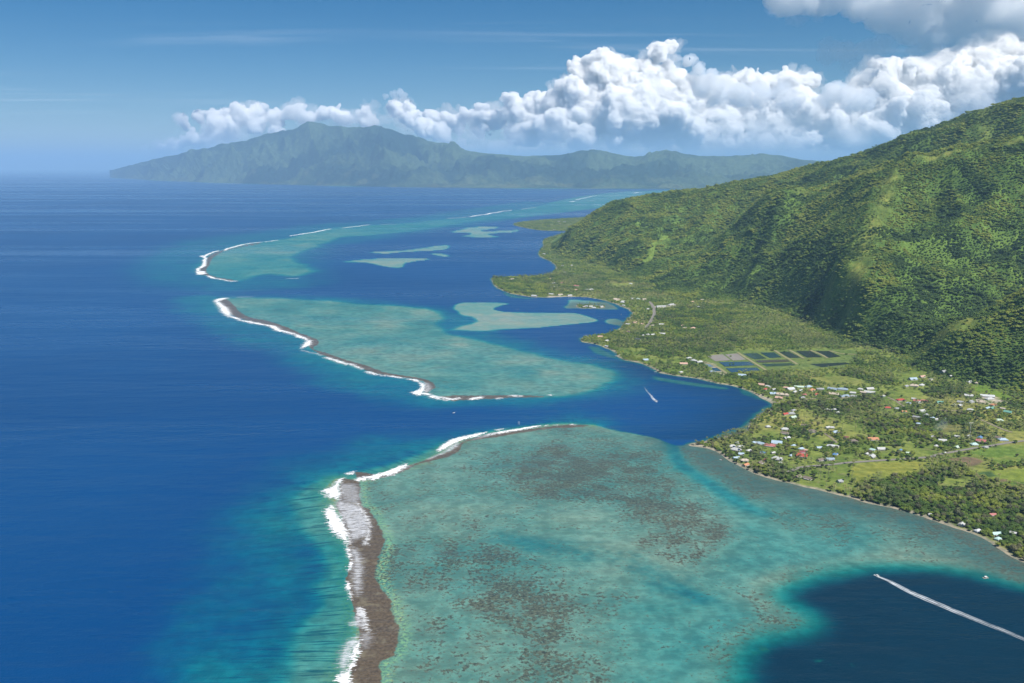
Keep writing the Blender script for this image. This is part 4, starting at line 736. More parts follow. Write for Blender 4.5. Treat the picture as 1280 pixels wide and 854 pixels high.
for (zn, c, sz), L in byk.items():
    L.sort(key=lambda h: h['px'])
    for i, h in enumerate(L):
        lab = f'{sz} {c} roofed house {zn}'
        if len(L) > 1: lab += ', ' + (ORD[i] if i < len(L) - 1 or i == 0 else 'rightmost')
        props(h['o'], label=lab, category='house', group='houses ' + zn)
# ------------------------------------------------------------------ trees
def leaf_mat(name, dark, mid, light, warm):
    n = NT(name); lf = n.attr('leaf'); rnd = n.node('ShaderNodeObjectInfo').outputs['Random']; tn = n.attr('tint', 'Fac', 'INSTANCER')
    c = n.mix(n.ss(lf, 0.0, 1.0), mid, light); c = n.mix(n.ss(rnd, 0.15, 0.95), n.mix(0.32, c, dark), c)
    c = n.mix(n.math('MULTIPLY', n.math('MAXIMUM', tn, 0.0), 1.0, clamp=True), c, warm)
    c = n.mix(n.math('MULTIPLY', n.math('MAXIMUM', n.math('MULTIPLY', tn, -1.0), 0.0), 1.0, clamp=True), c, dark)
    d = n.bsdf(c, 0.55, 0.25); tl = n.node('ShaderNodeBsdfTranslucent', {'Color': c}).outputs[0]
    return n.done(n.node('ShaderNodeMixShader', {0: 0.3, 1: d, 2: tl}).outputs[0])
LEAF = leaf_mat('broad_leaves', (0.040, 0.085, 0.024), (0.100, 0.182, 0.032), (0.20, 0.30, 0.052), (0.32, 0.36, 0.06))
FROND = leaf_mat('palm_fronds', (0.06, 0.095, 0.03), (0.11, 0.155, 0.045), (0.21, 0.25, 0.085), (0.29, 0.29, 0.10))
NEEDLE = leaf_mat('ironwood_needles', (0.06, 0.075, 0.036), (0.095, 0.108, 0.055), (0.15, 0.155, 0.08), (0.21, 0.20, 0.10))
BARK = plain('tree_bark', (0.16, 0.13, 0.10), 0.9, 0.1); PALMBARK = plain('palm_bark', (0.26, 0.23, 0.19), 0.9, 0.1)
def crown_mesh(name, seed, nleaf, lobes, h0, flat, size, rag, jit=0.42):
    """a crown of unit radius: lobes of leaf clumps round dark cores."""
    r = np.random.RandomState(seed); V = []; Fc = []; Lf = []
    cs = [(np.array([0, 0, h0 + 0.15]), 0.62)]
    for k in range(lobes):
        a = 2 * math.pi * (k + r.uniform(-.3, .3)) / lobes; d = r.uniform(0.35, 0.68); cs.append((np.array([d * math.cos(a), d * math.sin(a), h0 + r.uniform(-0.22, 0.32) * flat]), r.uniform(0.30, 0.50)))
    ico = bmesh.new(); bmesh.ops.create_icosphere(ico, subdivisions=1, radius=1.0); iv = np.array([v.co[:] for v in ico.verts]); jf = [[v.index for v in f.verts] for f in ico.faces]; ico.free()
    for c, q in cs:
        b = len(V); pts = iv * (q * 0.80) * r.uniform(0.85, 1.1, (len(iv), 1)); pts[:, 2] *= flat
        V += list(c + pts); Fc += [[b + i for i in f] for f in jf]; Lf += [0.0] * len(jf)
    for k in range(nleaf):
        c, q = cs[r.randint(len(cs))]; u = r.normal(size=3); u /= np.linalg.norm(u); u[2] = abs(u[2]) * 0.9 + u[2] * 0.1 if r.rand() < 0.72 else u[2]; u /= np.linalg.norm(u)
        p = c + u * q * r.uniform(0.80, 1.0 + rag) * np.array([1, 1, flat])
        nn = u + np.array([0, 0, 0.45]) + r.normal(size=3) * jit; nn /= np.linalg.norm(nn); t = np.cross(nn, r.normal(size=3)); t /= np.linalg.norm(t); w = np.cross(nn, t)
        s = size * r.uniform(0.6, 1.4); b = len(V)
        V += [p - t * s * 0.9, p - w * s * 0.55 + nn * s * 0.2, p + t * s, p + w * s * 0.6 + nn * s * 0.15]; Fc.append([b, b + 1, b + 2, b + 3]); Lf.append(r.uniform(0.15, 1))
    me = raw_mesh(name, V, Fc); attr(me, 'leaf', Lf, 'FLOAT', 'FACE'); return me
def tube(bm, pts, rad, ns=7):
    rings = []
    for i, (p, q) in enumerate(zip(pts, rad)):
        p = Vector(p); d = (Vector(pts[min(i + 1, len(pts) - 1)]) - Vector(pts[max(i - 1, 0)])).normalized(); a = d.orthogonal().normalized(); b = d.cross(a)
        rings.append([bm.verts.new(p + q * (math.cos(2 * math.pi * k / ns) * a + math.sin(2 * math.pi * k / ns) * b)) for k in range(ns)])
    for A, B in zip(rings, rings[1:]):
        for k in range(ns): bm.faces.new([A[k], A[(k + 1) % ns], B[(k + 1) % ns], B[k]])
    bm.faces.new(rings[-1])
def to_mesh(name, bm):
    bmesh.ops.recalc_face_normals(bm, faces=bm.faces[:]); me = bpy.data.meshes.new(name); bm.to_mesh(me); bm.free(); return me
def trunk_mesh(seed, h):
    r = np.random.RandomState(seed); bm = bmesh.new(); tube(bm, [(0, 0, -0.25), (0.03, 0.02, h * 0.5), (r.uniform(-.08, .08), r.uniform(-.08, .08), h)], [0.12, 0.085, 0.06])
    for k in range(4):
        a = k * 1.6 + r.uniform(0, .6); tube(bm, [(0, 0, h * 0.6), (0.25 * math.cos(a), 0.25 * math.sin(a), h * 0.95), (0.5 * math.cos(a), 0.5 * math.sin(a), h * 1.15)], [0.05, 0.035, 0.015], 5)
    return to_mesh('trunk', bm)
def palm_crown(seed, nf, seg=5):
    r = np.random.RandomState(seed); V = []; Fc = []; Lf = []
    for k in range(nf):
        a = k * 2.39996 + r.uniform(-.2, .2); el = r.uniform(-0.25, 1.15); L = r.uniform(0.85, 1.1); x = z = 0.0; th = el; b = len(V); sh = r.uniform(0.2, 1); ca, sa = math.cos(a), math.sin(a)
        for i in range(seg + 1):
            t = i / seg; w = 0.02 + 0.17 * math.sin(math.pi * min(1, t * 0.9 + 0.08)) ** 0.8
            for sgn in (-1, 0, 1):
                V.append((x * ca - sgn * w * sa, x * sa + sgn * w * ca, z - abs(sgn) * w * 0.45))
            x += L / seg * math.cos(th); z += L / seg * math.sin(th); th -= (0.9 + 0.5 * r.rand()) / seg * (1.2 if el > .4 else 0.9)
        for i in range(seg):
            for j in (0, 1):
                q = b + i * 3 + j; Fc.append([q, q + 1, q + 4, q + 3]); Lf.append(sh * (0.8 + 0.2 * r.rand()))
    me = raw_mesh('crown', V, Fc); attr(me, 'leaf', Lf, 'FLOAT', 'FACE'); return me
NV = 6
crowns = [crown_mesh('crown', 100 + i, 330, [6, 7, 5, 8, 6, 7][i], [0.75, 0.85, 0.95, 0.7, 0.8, 0.9][i], [0.72, 0.85, 1.0, 0.62, 0.8, 0.95][i], 0.135, [0.12, 0.2, 0.15, 0.25, 0.2, 0.1][i]) for i in range(NV)]
trunks = [trunk_mesh(200 + i, 0.62) for i in range(NV)]
for m in crowns: m.materials.append(LEAF)
for m in trunks: m.materials.append(BARK)
needles = [crown_mesh('crown', 300 + i, 420, 9, 1.0, 1.35, 0.10, 0.35) for i in range(2)]
for m in needles: m.materials.append(NEEDLE)
pcr = [palm_crown(400 + i, 17) for i in range(3)]
for m in pcr: m.materials.append(FROND)
ptr = []
for i in range(3):
    bm = bmesh.new(); k = [0.12, -0.2, 0.06][i]; tube(bm, [(0, 0, -0.3), (k * 0.3, 0, 0.9), (k * 0.75, 0.02, 2.0), (k, 0.03, 3.0)], [0.085, 0.06, 0.05, 0.045], 6); m = to_mesh('trunk', bm); m.materials.append(PALMBARK); ptr.append((m, k))
for m in pcr + crowns + needles + [t[0] for t in ptr] + trunks: pass

tr = np.random.RandomState(5)
def scatter(x0, x1, y0, y1, step):
    gx, gy = np.meshgrid(np.arange(x0, x1, step), np.arange(y0, y1, step)); gx = gx.ravel() + tr.uniform(-.48, .48, gx.size) * step; gy = gy.ravel() + tr.uniform(-.48, .48, gy.size) * step
    return gx, gy
def project(x, y, z):
    dy, dz = y, z - H; d = dy * cp - dz * sp; u = dy * sp + dz * cp; return 640 + x / d * F, 427 - u / d * F
# low land
X, Y = [], []
for y0, y1, st in ((1150, 2000, 6.8), (2000, 3200, 7.6), (3200, 5000, 9.5), (5000, 12600, 13)):
    a, b = scatter(-200, y1 * 0.70, y0, y1, st); X.append(a); Y.append(b)
X, Y = np.concatenate(X), np.concatenate(Y)
m = (np.abs(X / Y) < 0.70); X, Y = X[m], Y[m]
sc_a = np.minimum(sdist(X, Y, COAST, 300), sdist(X, Y, ISLET, 100)); m = sc_a < 10; X, Y = X[m], Y[m]
z, sc_, sh_ = height(X, Y, True); low = (sc_ < -3.5) & (sh_ > -25)
X1, Y1, Z1, S1 = X[low], Y[low], z[low], sc_[low]
wd, md = cover(X1, Y1); cl = fbm(X1, Y1, 55, 3, 71); c2 = fbm(X1, Y1, 300, 2, 72)
pr = np.clip(0.22 + 1.1 * sstep(0.44, 0.62, cl * 0.75 + c2 * 0.25), 0, 1) * 0.70
pr = np.maximum(pr, 0.75 * np.exp(-((S1 + 14) / 13) ** 2) * sstep(0.35, 0.5, c2))
pr = np.where(Y1 > 2900, np.maximum(pr, 0.74), pr); pr = np.where(Y1 > 4200, np.maximum(pr, 0.8), pr)
pr = np.maximum(pr, wd * 0.97); pr = pr * (1 - 0.985 * md)
pr = np.maximum(pr, sstep(60, 10, -height(X1, Y1, True)[2] * -1) * 0) if False else pr
for R_p in ROADS:
    d = seg_dist(X1, Y1, R_p, False); pr *= sstep(5, 9, d)
for h in HOUSES:                            # a cleared yard round each house, longer on the open side
    dx, dy = X1 - h['x'], Y1 - h['y']; r = math.hypot(h['x'], h['y']); ux, uy = -h['x'] / r, -h['y'] / r
    al = dx * ux + dy * uy; ac = np.abs(-dx * uy + dy * ux); k = h['L'] * 0.5
    far_ = h['D'] > 2600
    pr[(np.hypot(dx, dy) < k + 3.0) | ((al > 0) & (al < (13 if not far_ else 12)) & (ac < k * (0.8 if not far_ else 0.7)))] = 0
m = tr.rand(len(X1)) < pr; X1, Y1, Z1, S1, wd = X1[m], Y1[m], Z1[m], S1[m], wd[m]
pn = fbm(X1, Y1, 130, 2, 75); palm = tr.rand(len(X1)) < np.clip(0.10 + 1.5 * sstep(0.48, 0.64, pn), 0, 0.75) * np.where(wd > 0.5, 0.5, 1.0) * np.where(Y1 > 5000, 0.5, 1)
rad = tr.uniform(2.7, 5.0, len(X1)) * np.where(tr.rand(len(X1)) < 0.10, 1.4, 1) * np.where(Y1 > 4200, 1.35, 1) * np.where(wd > 0.5, 1.12, 1)
tin = np.clip(0.18 + (fbm(X1, Y1, 45, 3, 76) - 0.5) * 3.2 + tr.normal(0, 0.22, len(X1)), -1, 1) * 0.8
low_t = dict(x=X1, y=Y1, z=Z1, r=rad, tint=tin, palm=palm)
# hills
Xh, Yh = [], []
for y0, y1, st in ((2200, 3000, 7.2), (3000, 4300, 8.2), (4300, 6900, 10.5)):
    a, b = scatter(150, y1 * 0.66, y0, y1, st); k = np.abs(a / b) < 0.62; Xh.append(a[k]); Yh.append(b[k])
Xh, Yh = np.concatenate(Xh), np.concatenate(Yh)
m = inside(Xh, Yh, HILL); Xh, Yh = Xh[m], Yh[m]
zh, sc_, sh_ = height(Xh, Yh, True); m = (sh_ <= -25) & (sc_ < -4); Xh, Yh, zh = Xh[m], Yh[m], zh[m]
zx = height(Xh + 6, Yh)[...]; zy = height(Xh, Yh + 6)
nx, ny, nz = -(zx - zh) / 6, -(zy - zh) / 6, 1.0
face = (-Xh * nx - Yh * ny + (H - zh) * nz) / np.sqrt(Xh ** 2 + Yh ** 2 + (H - zh) ** 2)
m = face > -0.18; Xh, Yh, zh, nx, ny = Xh[m], Yh[m], zh[m], nx[m], ny[m]
cr, sl = crest(Xh, Yh); g1 = fbm(Xh, Yh, 120, 4, 81); g2 = fbm(Xh, Yh, 420, 3, 82)
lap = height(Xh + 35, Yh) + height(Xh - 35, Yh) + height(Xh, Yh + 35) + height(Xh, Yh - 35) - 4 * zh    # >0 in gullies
grass = np.clip(cr * (0.6 + 0.7 * sstep(0.42, 0.62, g1)), 0, 1) + 0.4 * sstep(0.60, 0.75, g1) * sstep(5, -12, lap)
pr = np.clip(0.95 - 0.62 * grass, 0.25, 1) * (1 - 0.97 * sl)
m = tr.rand(len(Xh)) < pr; Xh, Yh, zh, cr, g1, g2, lap, grass = Xh[m], Yh[m], zh[m], cr[m], g1[m], g2[m], lap[m], grass[m]
rh = tr.uniform(3.2, 6.2, len(Xh)) * np.where(tr.rand(len(Xh)) < 0.09, 1.7, 1) * (0.72 + 0.62 * sstep(0.3, 0.7, fbm(Xh, Yh, 70, 3, 87))) * np.where(Yh > 4300, 1.22, 1) * (1 - 0.5 * np.clip(grass, 0, 1)) * (1 + 0.25 * sstep(5, 25, lap))
th = np.clip((g1 - 0.42) * 4.4 + (g2 - 0.5) * 2.2 + 0.9 * np.clip(grass, 0, 1) + 0.05 - 0.45 * sstep(4, 22, lap) + tr.normal(0, 0.34, len(Xh)), -1, 1) * 0.85  # relief shade strengthened in colour: darker gully crowns, besides their naturally darker growth
print('trees', len(X1), int(palm.sum()), len(Xh))

def tag_tree(o, lab, cat, grp): props(o, label=lab, category=cat, group=grp)
bro = np.where(~palm)[0]; pal = np.where(palm)[0]
def size_seen(i):
    px, py = project(X1[i], Y1[i], Z1[i] + 3); inn = (px > 2) & (px < 1278) & (py < 852); return np.where(inn, rad[i] / np.hypot(X1[i], Y1[i]), 0)
bro = bro[np.argsort(-size_seen(bro))]; pal = pal[np.argsort(-size_seen(pal))]
NB, NP = 290, 150
ZSHORT = 1
zoneof = lambda px, py: 'shore' if py > 640 else ('fieldside' if py > 585 and px > 1060 else ('point' if px < 1060 else 'inland'))
ZL = {'shore': 'in the dense wood along the lagoon beside the deep blue hole', 'fieldside': 'in the wood between the shore and the yellow green field', 'point': 'among the houses of the gravel point village', 'inland': 'near the white mast'}
tree_roots = []
for q, i in enumerate(bro[:NB]):
    k = int(tr.randint(NV)); s = float(rad[i]); iron = (tr.rand() < 0.14)
    e = empty('ironwood_tree' if iron else 'broadleaf_tree', (X1[i], Y1[i], Z1[i]), tr.uniform(0, 6.28), s)
    c = link('crown', needles[k % 2] if iron else crowns[k], None, e); c['tint'] = float(tin[i]); t = link('trunk', trunks[k], None, e)
    px, py = project(X1[i], Y1[i], Z1[i]); zn = zoneof(px, py)
    if iron: tag_tree(e, 'feathery grey green ironwood ' + ZL[zn], 'tree', 'ironwoods ' + ZL[zn])
    else: tag_tree(e, 'round bushy green tree ' + ZL[zn], 'tree', 'broadleaf trees ' + ZL[zn])
def put_palm(x, y, z, s, k, rz, ti):
    e = empty('coconut_palm', (x, y, z), rz, s); c = link('crown', pcr[k], None, e); c.location = (ptr[k][1], 0.03, 3.0); c['tint'] = ti; link('trunk', ptr[k][0], None, e); return e
for i in pal[:NP]:
    px, py = project(X1[i], Y1[i], Z1[i]); zn = zoneof(px, py)
    tag_tree(put_palm(X1[i], Y1[i], Z1[i], tr.uniform(3.2, 4.6), int(tr.randint(3)), tr.uniform(0, 6.28), float(tin[i])), 'drooping coconut palm ' + ZL[zn], 'palm', 'palms ' + ZL[zn])
gx, gy, gz = ground_at(893.5, 554.3); tag_tree(put_palm(gx, gy, gz, 4.9, 0, 1.0, 0.2), 'lone tall coconut palm standing out on the gravel point', 'palm', 'lone palm on the point')

# everything beyond those is one mass: crowns set on points
def mass(name, pts, r, tint, protos, sz=None, label=None):
    me = bpy.data.meshes.new(name); me.vertices.add(len(pts)); me.vertices.foreach_set('co', np.asarray(pts, np.float32).ravel())
    n_ = len(pts); attr(me, 'scl', np.stack([r, r, r if sz is None else sz], 1), 'FLOAT_VECTOR'); attr(me, 'turn', np.stack([np.zeros(n_), np.zeros(n_), tr.uniform(0, 6.28, n_)], 1), 'FLOAT_VECTOR'); attr(me, 'kind', tr.randint(0, len(protos), n_), 'INT'); attr(me, 'tint', tint)
    o = link(name, me, None); g = bpy.data.node_groups.new(name + '_spread', 'GeometryNodeTree')
    g.interface.new_socket('Geometry', in_out='INPUT', socket_type='NodeSocketGeometry'); g.interface.new_socket('Geometry', in_out='OUTPUT', socket_type='NodeSocketGeometry')
    N = g.nodes; a = N.new('NodeGroupInput'); b = N.new('NodeGroupOutput'); ip = N.new('GeometryNodeInstanceOnPoints'); jn = N.new('GeometryNodeJoinGeometry'); m2p = N.new('GeometryNodeMeshToPoints')
    for pr_ in reversed(protos):
        oi = N.new('GeometryNodeObjectInfo'); oi.transform_space = 'ORIGINAL'; oi.inputs['Object'].default_value = pr_; oi.inputs['As Instance'].default_value = True; g.links.new(oi.outputs['Geometry'], jn.inputs[0])
    def na(nm, dt):
        k = N.new('GeometryNodeInputNamedAttribute'); k.data_type = dt; k.inputs['Name'].default_value = nm; return k.outputs[0]
    g.links.new(a.outputs[0], m2p.inputs['Mesh']); g.links.new(m2p.outputs[0], ip.inputs['Points']); g.links.new(jn.outputs[0], ip.inputs['Instance']); ip.inputs['Pick Instance'].default_value = True
    g.links.new(na('kind', 'INT'), ip.inputs['Instance Index'])
    er = N.new('FunctionNodeEulerToRotation'); g.links.new(na('turn', 'FLOAT_VECTOR'), er.inputs[0]); g.links.new(er.outputs[0], ip.inputs['Rotation']); g.links.new(na('scl', 'FLOAT_VECTOR'), ip.inputs['Scale'])
    g.links.new(ip.outputs[0], b.inputs[0]); md_ = o.modifiers.new('spread', 'NODES'); md_.node_group = g
    props(o, kind='stuff', label=label); return o
def proto(name, me):                        # crowns for the mass, kept as data only
    o = bpy.data.objects.new(name, me); return o
far_cr = [proto('crown_far', crown_mesh('crown_far', 500 + i, 120, 5, 0.7, [0.5, 0.62, 0.45, 0.55, 0.72][i], 0.23, 0.12, 0.30)) for i in range(5)]
for o in far_cr: o.data.materials.append(LEAF)
mid_cr = [proto('crown_mid', m) for m in crowns] + [proto('crown_mid', needles[0])]
rest = bro[NB:]; nearm = Y1[rest] < 2300
a = rest[nearm]; mass('wood', np.stack([X1[a], Y1[a], Z1[a]], 1), rad[a], tin[a], mid_cr, None, 'broadleaf woods and thickets on the coastal plain')
a = rest[~nearm]; mass('wood', np.stack([X1[a], Y1[a], Z1[a]], 1), rad[a], tin[a], far_cr, None, 'woods on the low land of the farther bays')
mass('forest', np.stack([Xh, Yh, zh], 1), rh, th, far_cr, rh * tr.uniform(0.65, 1.1, len(rh)), 'dense green forest covering the hills')
pp = []
for k in range(3):
    c = pcr[k].copy(); V = np.empty(len(c.vertices) * 3, np.float32); c.vertices.foreach_get('co', V); V = V.reshape(-1, 3) + np.array([ptr[k][1], 0.03, 3.0]); t = ptr[k][0]; T = np.empty(len(t.vertices) * 3, np.float32); t.vertices.foreach_get('co', T); T = T.reshape(-1, 3)
    Fc = [list(p.vertices) for p in c.polygons] + [[i + len(V) for i in p.vertices] for p in t.polygons]; nf = len(c.polygons)
    lf = np.empty(nf, np.float32); c.attributes['leaf'].data.foreach_get('value', lf)
    m = raw_mesh('palm_far', np.r_[V, T], Fc); m.materials.append(FROND); m.materials.append(PALMBARK); m.polygons.foreach_set('material_index', np.r_[np.zeros(nf, np.int32), np.ones(len(Fc) - nf, np.int32)]); attr(m, 'leaf', np.r_[lf, np.zeros(len(Fc) - nf)], 'FLOAT', 'FACE'); pp.append(proto('palm_far', m)); bpy.data.meshes.remove(c)
a = pal[NP:]; s_ = tr.uniform(2.9, 4.6, len(a)); mass('palm_grove', np.stack([X1[a], Y1[a], Z1[a]], 1), s_, tin[a], pp, s_, 'coconut palm groves across the coastal plain')
# ------------------------------------------------------------------ surf, swash, wakes
def foam_mat(name, k_noise, lo, hi, streaky=0.0, col=(0.80, 0.82, 0.84)):
    n = NT(name); P = n.pos(); cv = n.attr('cov')
    uv = n.node('ShaderNodeCombineXYZ', {0: n.math('MULTIPLY', n.attr('fu'), 0.045), 1: n.math('MULTIPLY', n.attr('fv'), 0.42), 2: 0.0}).outputs[0]
    a = n.noise(P, 0.16, 5, 0.68); b = n.noise(uv, 1.0, 4, 0.65)
    v = n.math('ADD', n.math('MULTIPLY', a, 1 - streaky), n.math('MULTIPLY', b, streaky))
    al = n.ss(n.math('ADD', cv, n.math('MULTIPLY', n.math('SUBTRACT', v, 0.5), k_noise)), lo, hi)
    al = n.math('MULTIPLY', al, n.attr('dens'))
    return n.done(n.bsdf(col, 0.7, 0.2, alpha=al))
FOAM = foam_mat('surf_foam', 6.0, 0.34, 0.80, 0.6); SWASH = foam_mat('swash_foam', 4.2, 0.25, 1.5, 0.7, (0.70, 0.73, 0.78)); WAKE = foam_mat('wake_foam', 2.6, 0.25, 1.15, 0.8, (0.70, 0.75, 0.80))
def foam(name, rings, mat, step, soft, lift, hump, dens=1.0, fdir=None, kind='stuff', label=None):
    CO, FC, AT = [], [], [[], [], [], []]; base = 0
    for ri, P in enumerate(rings):
        st = step * np.clip(np.hypot(*P.mean(0)) / 1400, 0.8, 3.0); so = soft * np.clip(np.hypot(*P.mean(0)) / 1400, 0.8, 4)
        x0, y0 = P.min(0) - so * 1.5; x1, y1 = P.max(0) + so * 1.5
        gx, gy = np.meshgrid(np.arange(x0, x1 + st, st), np.arange(y0, y1 + st * 1.6, st * 1.6)); s = gx.shape
        sd = sdist(gx.ravel(), gy.ravel(), P, 60).reshape(s); cv = np.clip(0.5 - sd / (2 * so), 0, 1)
        k = cv > 0.01; keep = k[:-1, :-1] | k[1:, :-1] | k[:-1, 1:] | k[1:, 1:]
        if not keep.any(): continue
        th = fdir if fdir is not None else 0.0
        fu = gx * math.cos(th) + gy * math.sin(th); fv = -gx * math.sin(th) + gy * math.cos(th)
        z = lift + hump * cv ** 2 * (0.6 + 0.8 * vnoise(gx / 5, gy / 5, 4))
        co, f, cc, uu, vv = compact(np.stack([gx, gy, z], -1).reshape(-1, 3), grid_faces(*s, keep), cv.ravel(), fu.ravel(), fv.ravel())
        CO.append(co); FC.append(f + base); base += len(co); dd = dens[ri] if isinstance(dens, list) else dens
        for L, q in zip(AT, (cc, uu, vv, np.full(len(co), dd))): L.append(q)
    me = raw_mesh(name, np.concatenate(CO), np.concatenate(FC))
    for nm, q in zip(('cov', 'fu', 'fv', 'dens'), AT): attr(me, nm, np.concatenate(q))
    return props(link(name, me, mat, smooth=True), kind=kind, **({'label': label} if label else {}))
def line(pts, crop, w):                     # a crest line with a width in metres -> outline
    P = smooth_ring(plan(C(*crop, pts)), 12, False); t = np.gradient(P, axis=0); t /= np.linalg.norm(t, axis=1)[:, None] + 1e-9; nn = np.stack([-t[:, 1], t[:, 0]], 1)
    P = P + nn * (((fbm(P[:, 0], P[:, 1], 4 * w, 3, 12) - 0.5) * w * 1.5)[:, None])
    s = np.linspace(0, 1, len(P)); ww = w * (0.5 + 0.5 * np.sin(np.pi * np.clip(s, 0.04, 0.96)) ** 0.5)[:, None] * 0.68 * (0.6 + 0.8 * vnoise(P[:, 0] / 45, P[:, 1] / 45, 9))[:, None]
    return np.r_[P + nn * ww / 2, (P - nn * ww / 2)[::-1]]
near_s = [([(320, 58), (300, 80), (265, 76), (295, 66)], K1), ([(722, 6), (690, 42), (600, 87), (500, 102), (400, 127), (350, 131), (335, 116), (420, 97), (520, 73), (620, 46), (700, 8)], K1),
 ([(238, 110), (205, 160), (208, 215), (212, 262), (170, 266), (120, 250), (95, 225), (75, 208), (120, 190), (165, 170), (190, 133)], K1),
 ([(145, 310), (175, 370), (230, 440), (265, 510), (277, 602), (255, 600), (190, 545), (145, 500), (118, 440), (106, 380), (100, 350), (125, 340)], K1),
 ([(270, 628), (287, 690), (302, 740), (296, 800), (278, 814), (288, 740), (273, 680)], K1), ([(274, 85), (287, 150), (303, 212), (283, 170), (266, 110)], K2),
 ([(360, 530), (360, 610), (324, 712), (283, 768), (290, 690), (318, 590)], K2), ([(290, 770), (292, 830), (280, 900), (200, 900), (190, 830), (210, 800), (250, 775)], K2),
 ([(362, 278), (402, 310), (424, 400), (437, 462), (405, 440), (375, 370), (340, 310)], K2), ([(355, 305), (422, 400), (446, 490), (418, 612), (404, 606), (428, 490), (405, 412), (345, 330)], K1)]
foam('surf', [ring(p, c, 3) for p, c in near_s], FOAM, 1.3, 6.0, 0.35, 1.5, [1, 1, 1, 1, 1, 1, 1, 1, 0.62, 0.6], label='white breaking surf on the outer edge of the near reef')
foam('surf', [ring(C(*K3, [(582, 118), (540, 136), (460, 158), (390, 185), (350, 210), (302, 226), (328, 195), (380, 162), (450, 142), (560, 120)]), None), ring(C(*K3, [(905, 80), (800, 101), (700, 117), (590, 134), (640, 118), (760, 98), (860, 82)]), None), ring(C(*K3, [(-60, 392), (0, 366), (60, 346), (120, 316), (130, 299), (80, 316), (0, 346), (-80, 380)]), None),
      line([(922, 80), (940, 77)], K3, 9), line([(978, 74), (992, 74)], K3, 8), line([(1068, 72), (1082, 71)], K3, 8), line([(640, 104), (690, 99)], K3, 5)], FOAM, 1.6, 4.0, 0.35, 1.3, label='white surf line along the inlet edge of the near reef')
mid_l = [ring([(110, 54), (60, 70), (72, 85), (108, 112), (122, 152), (104, 152), (68, 124), (66, 110), (36, 72), (56, 58)], K4), ring([(550, 283), (545, 305), (512, 318), (497, 322), (515, 296), (530, 284)], K4), ring([(1128, 503), (1158, 520), (1142, 566), (1120, 574), (1086, 560), (1120, 545), (1138, 528)], K4),
 line([(120, 152), (170, 172), (250, 192), (330, 206), (400, 229), (460, 246), (520, 266), (545, 285)], K4, 26), line([(620, 372), (680, 389), (740, 411)], K4, 20), line([(745, 402), (790, 416), (832, 433)], K4, 16), line([(850, 446), (890, 458), (930, 468)], K4, 18), line([(940, 466), (1000, 472), (1052, 479)], K4, 18), line([(1062, 487), (1100, 494), (1130, 502)], K4, 12), line([(1140, 562), (1182, 574)], K4, 16), line([(1180, 580), (1230, 592), (1285, 600)], K4, 15),
 line([(215, 208), (300, 222), (380, 236), (450, 228)], K6, 30), line([(500, 228), (600, 214)], K6, 22), line([(700, 224), (750, 221)], K6, 14), line([(785, 208), (888, 208)], K6, 18), line([(1083, 196), (1094, 196)], K6, 12), line([(160, 50), (235, 48)], K4, 9), line([(500, 332), (600, 360)], K4, 9)]
foam('surf', mid_l, FOAM, 2.0, 4.2, 0.35, 1.4, [1.0] * 11 + [0.85, 0.85, 0.6, 0.8, 0.9, 0.5, 0.5], label='white surf line along the ocean edge of the middle reef')
far_l = [line(p, c, w) for p, c, w in [([(62, 485), (68, 470)], K5, 60), ([(66, 468), (80, 445), (105, 425), (118, 390), (150, 370), (185, 357)], K5, 34), ([(95, 383), (99, 388)], K5, 40), ([(208, 355), (270, 335), (330, 320), (410, 310)], K5, 34), ([(430, 310), (500, 300)], K5, 26), ([(575, 278), (600, 271), (650, 264), (720, 252), (785, 240)], K5, 38), ([(840, 236), (900, 229), (990, 218)], K5, 30), ([(80, 465), (100, 468), (110, 480)], K5, 36), ([(110, 490), (180, 508), (240, 518), (285, 517)], K5, 28), ([(1050, 217), (1130, 215)], K5, 22), ([(550, 505), (610, 505)], K5, 12),
 ([(0, 272), (60, 268), (120, 263)], G_, 26), ([(110, 264), (200, 248), (290, 233)], G_, 60), ([(340, 229), (410, 220)], G_, 30), ([(563, 194), (575, 192)], G_, 120), ([(570, 196), (640, 196)], G_, 16), ([(590, 186), (640, 176), (690, 165)], G_, 50), ([(690, 165), (750, 164), (830, 160)], G_, 26), ([(860, 154), (880, 151), (900, 151)], G_, 110)]]
far_l += [line(p, c, w) for p, c, w in [([(108, 225), (120, 225.3)], (0, 0, 1), 60), ([(590, 230.7), (640, 232.8)], (0, 0, 1), 60), ([(480, 233), (530, 233.8)], (0, 0, 1), 50), ([(260, 228.6), (300, 229.8)], (0, 0, 1), 60), ([(370, 231), (400, 232)], (0, 0, 1), 50)]]
foam('surf', far_l, FOAM, 2.2, 1.9, 0.4, 1.2, [0.95] * 11 + [0.8] * 8 + [0.7] * 5, label='white surf line along the long far reef')
w_near = [ring([(200, 165), (330, 150), (370, 200), (378, 262), (352, 306), (300, 300), (212, 272)], K1), ring([(170, 320), (212, 275), (300, 300), (352, 308), (420, 400), (443, 490), (415, 608), (385, 560), (285, 604), (268, 510), (232, 440)], K1), ring([(286, 635), (350, 650), (388, 720), (398, 800), (392, 860), (380, 960), (345, 1010), (310, 960), (300, 860), (298, 740)], K1), ring([(340, 300), (372, 330), (420, 440), (380, 440), (280, 400), (320, 370)], K2), ring([(350, 480), (360, 540), (330, 620), (290, 700), (270, 770), (200, 745), (208, 630), (260, 540)], K2), ring([(360, 470), (440, 470), (470, 500), (420, 600), (365, 560)], K2)]
foam('swash', w_near, SWASH, 1.8, 9.0, 0.22, 0.1, [0.42, 0.70, 0.60, 0.7, 0.72, 0.35], 0.12, label='streaky foam washing in over the brown reef flat')
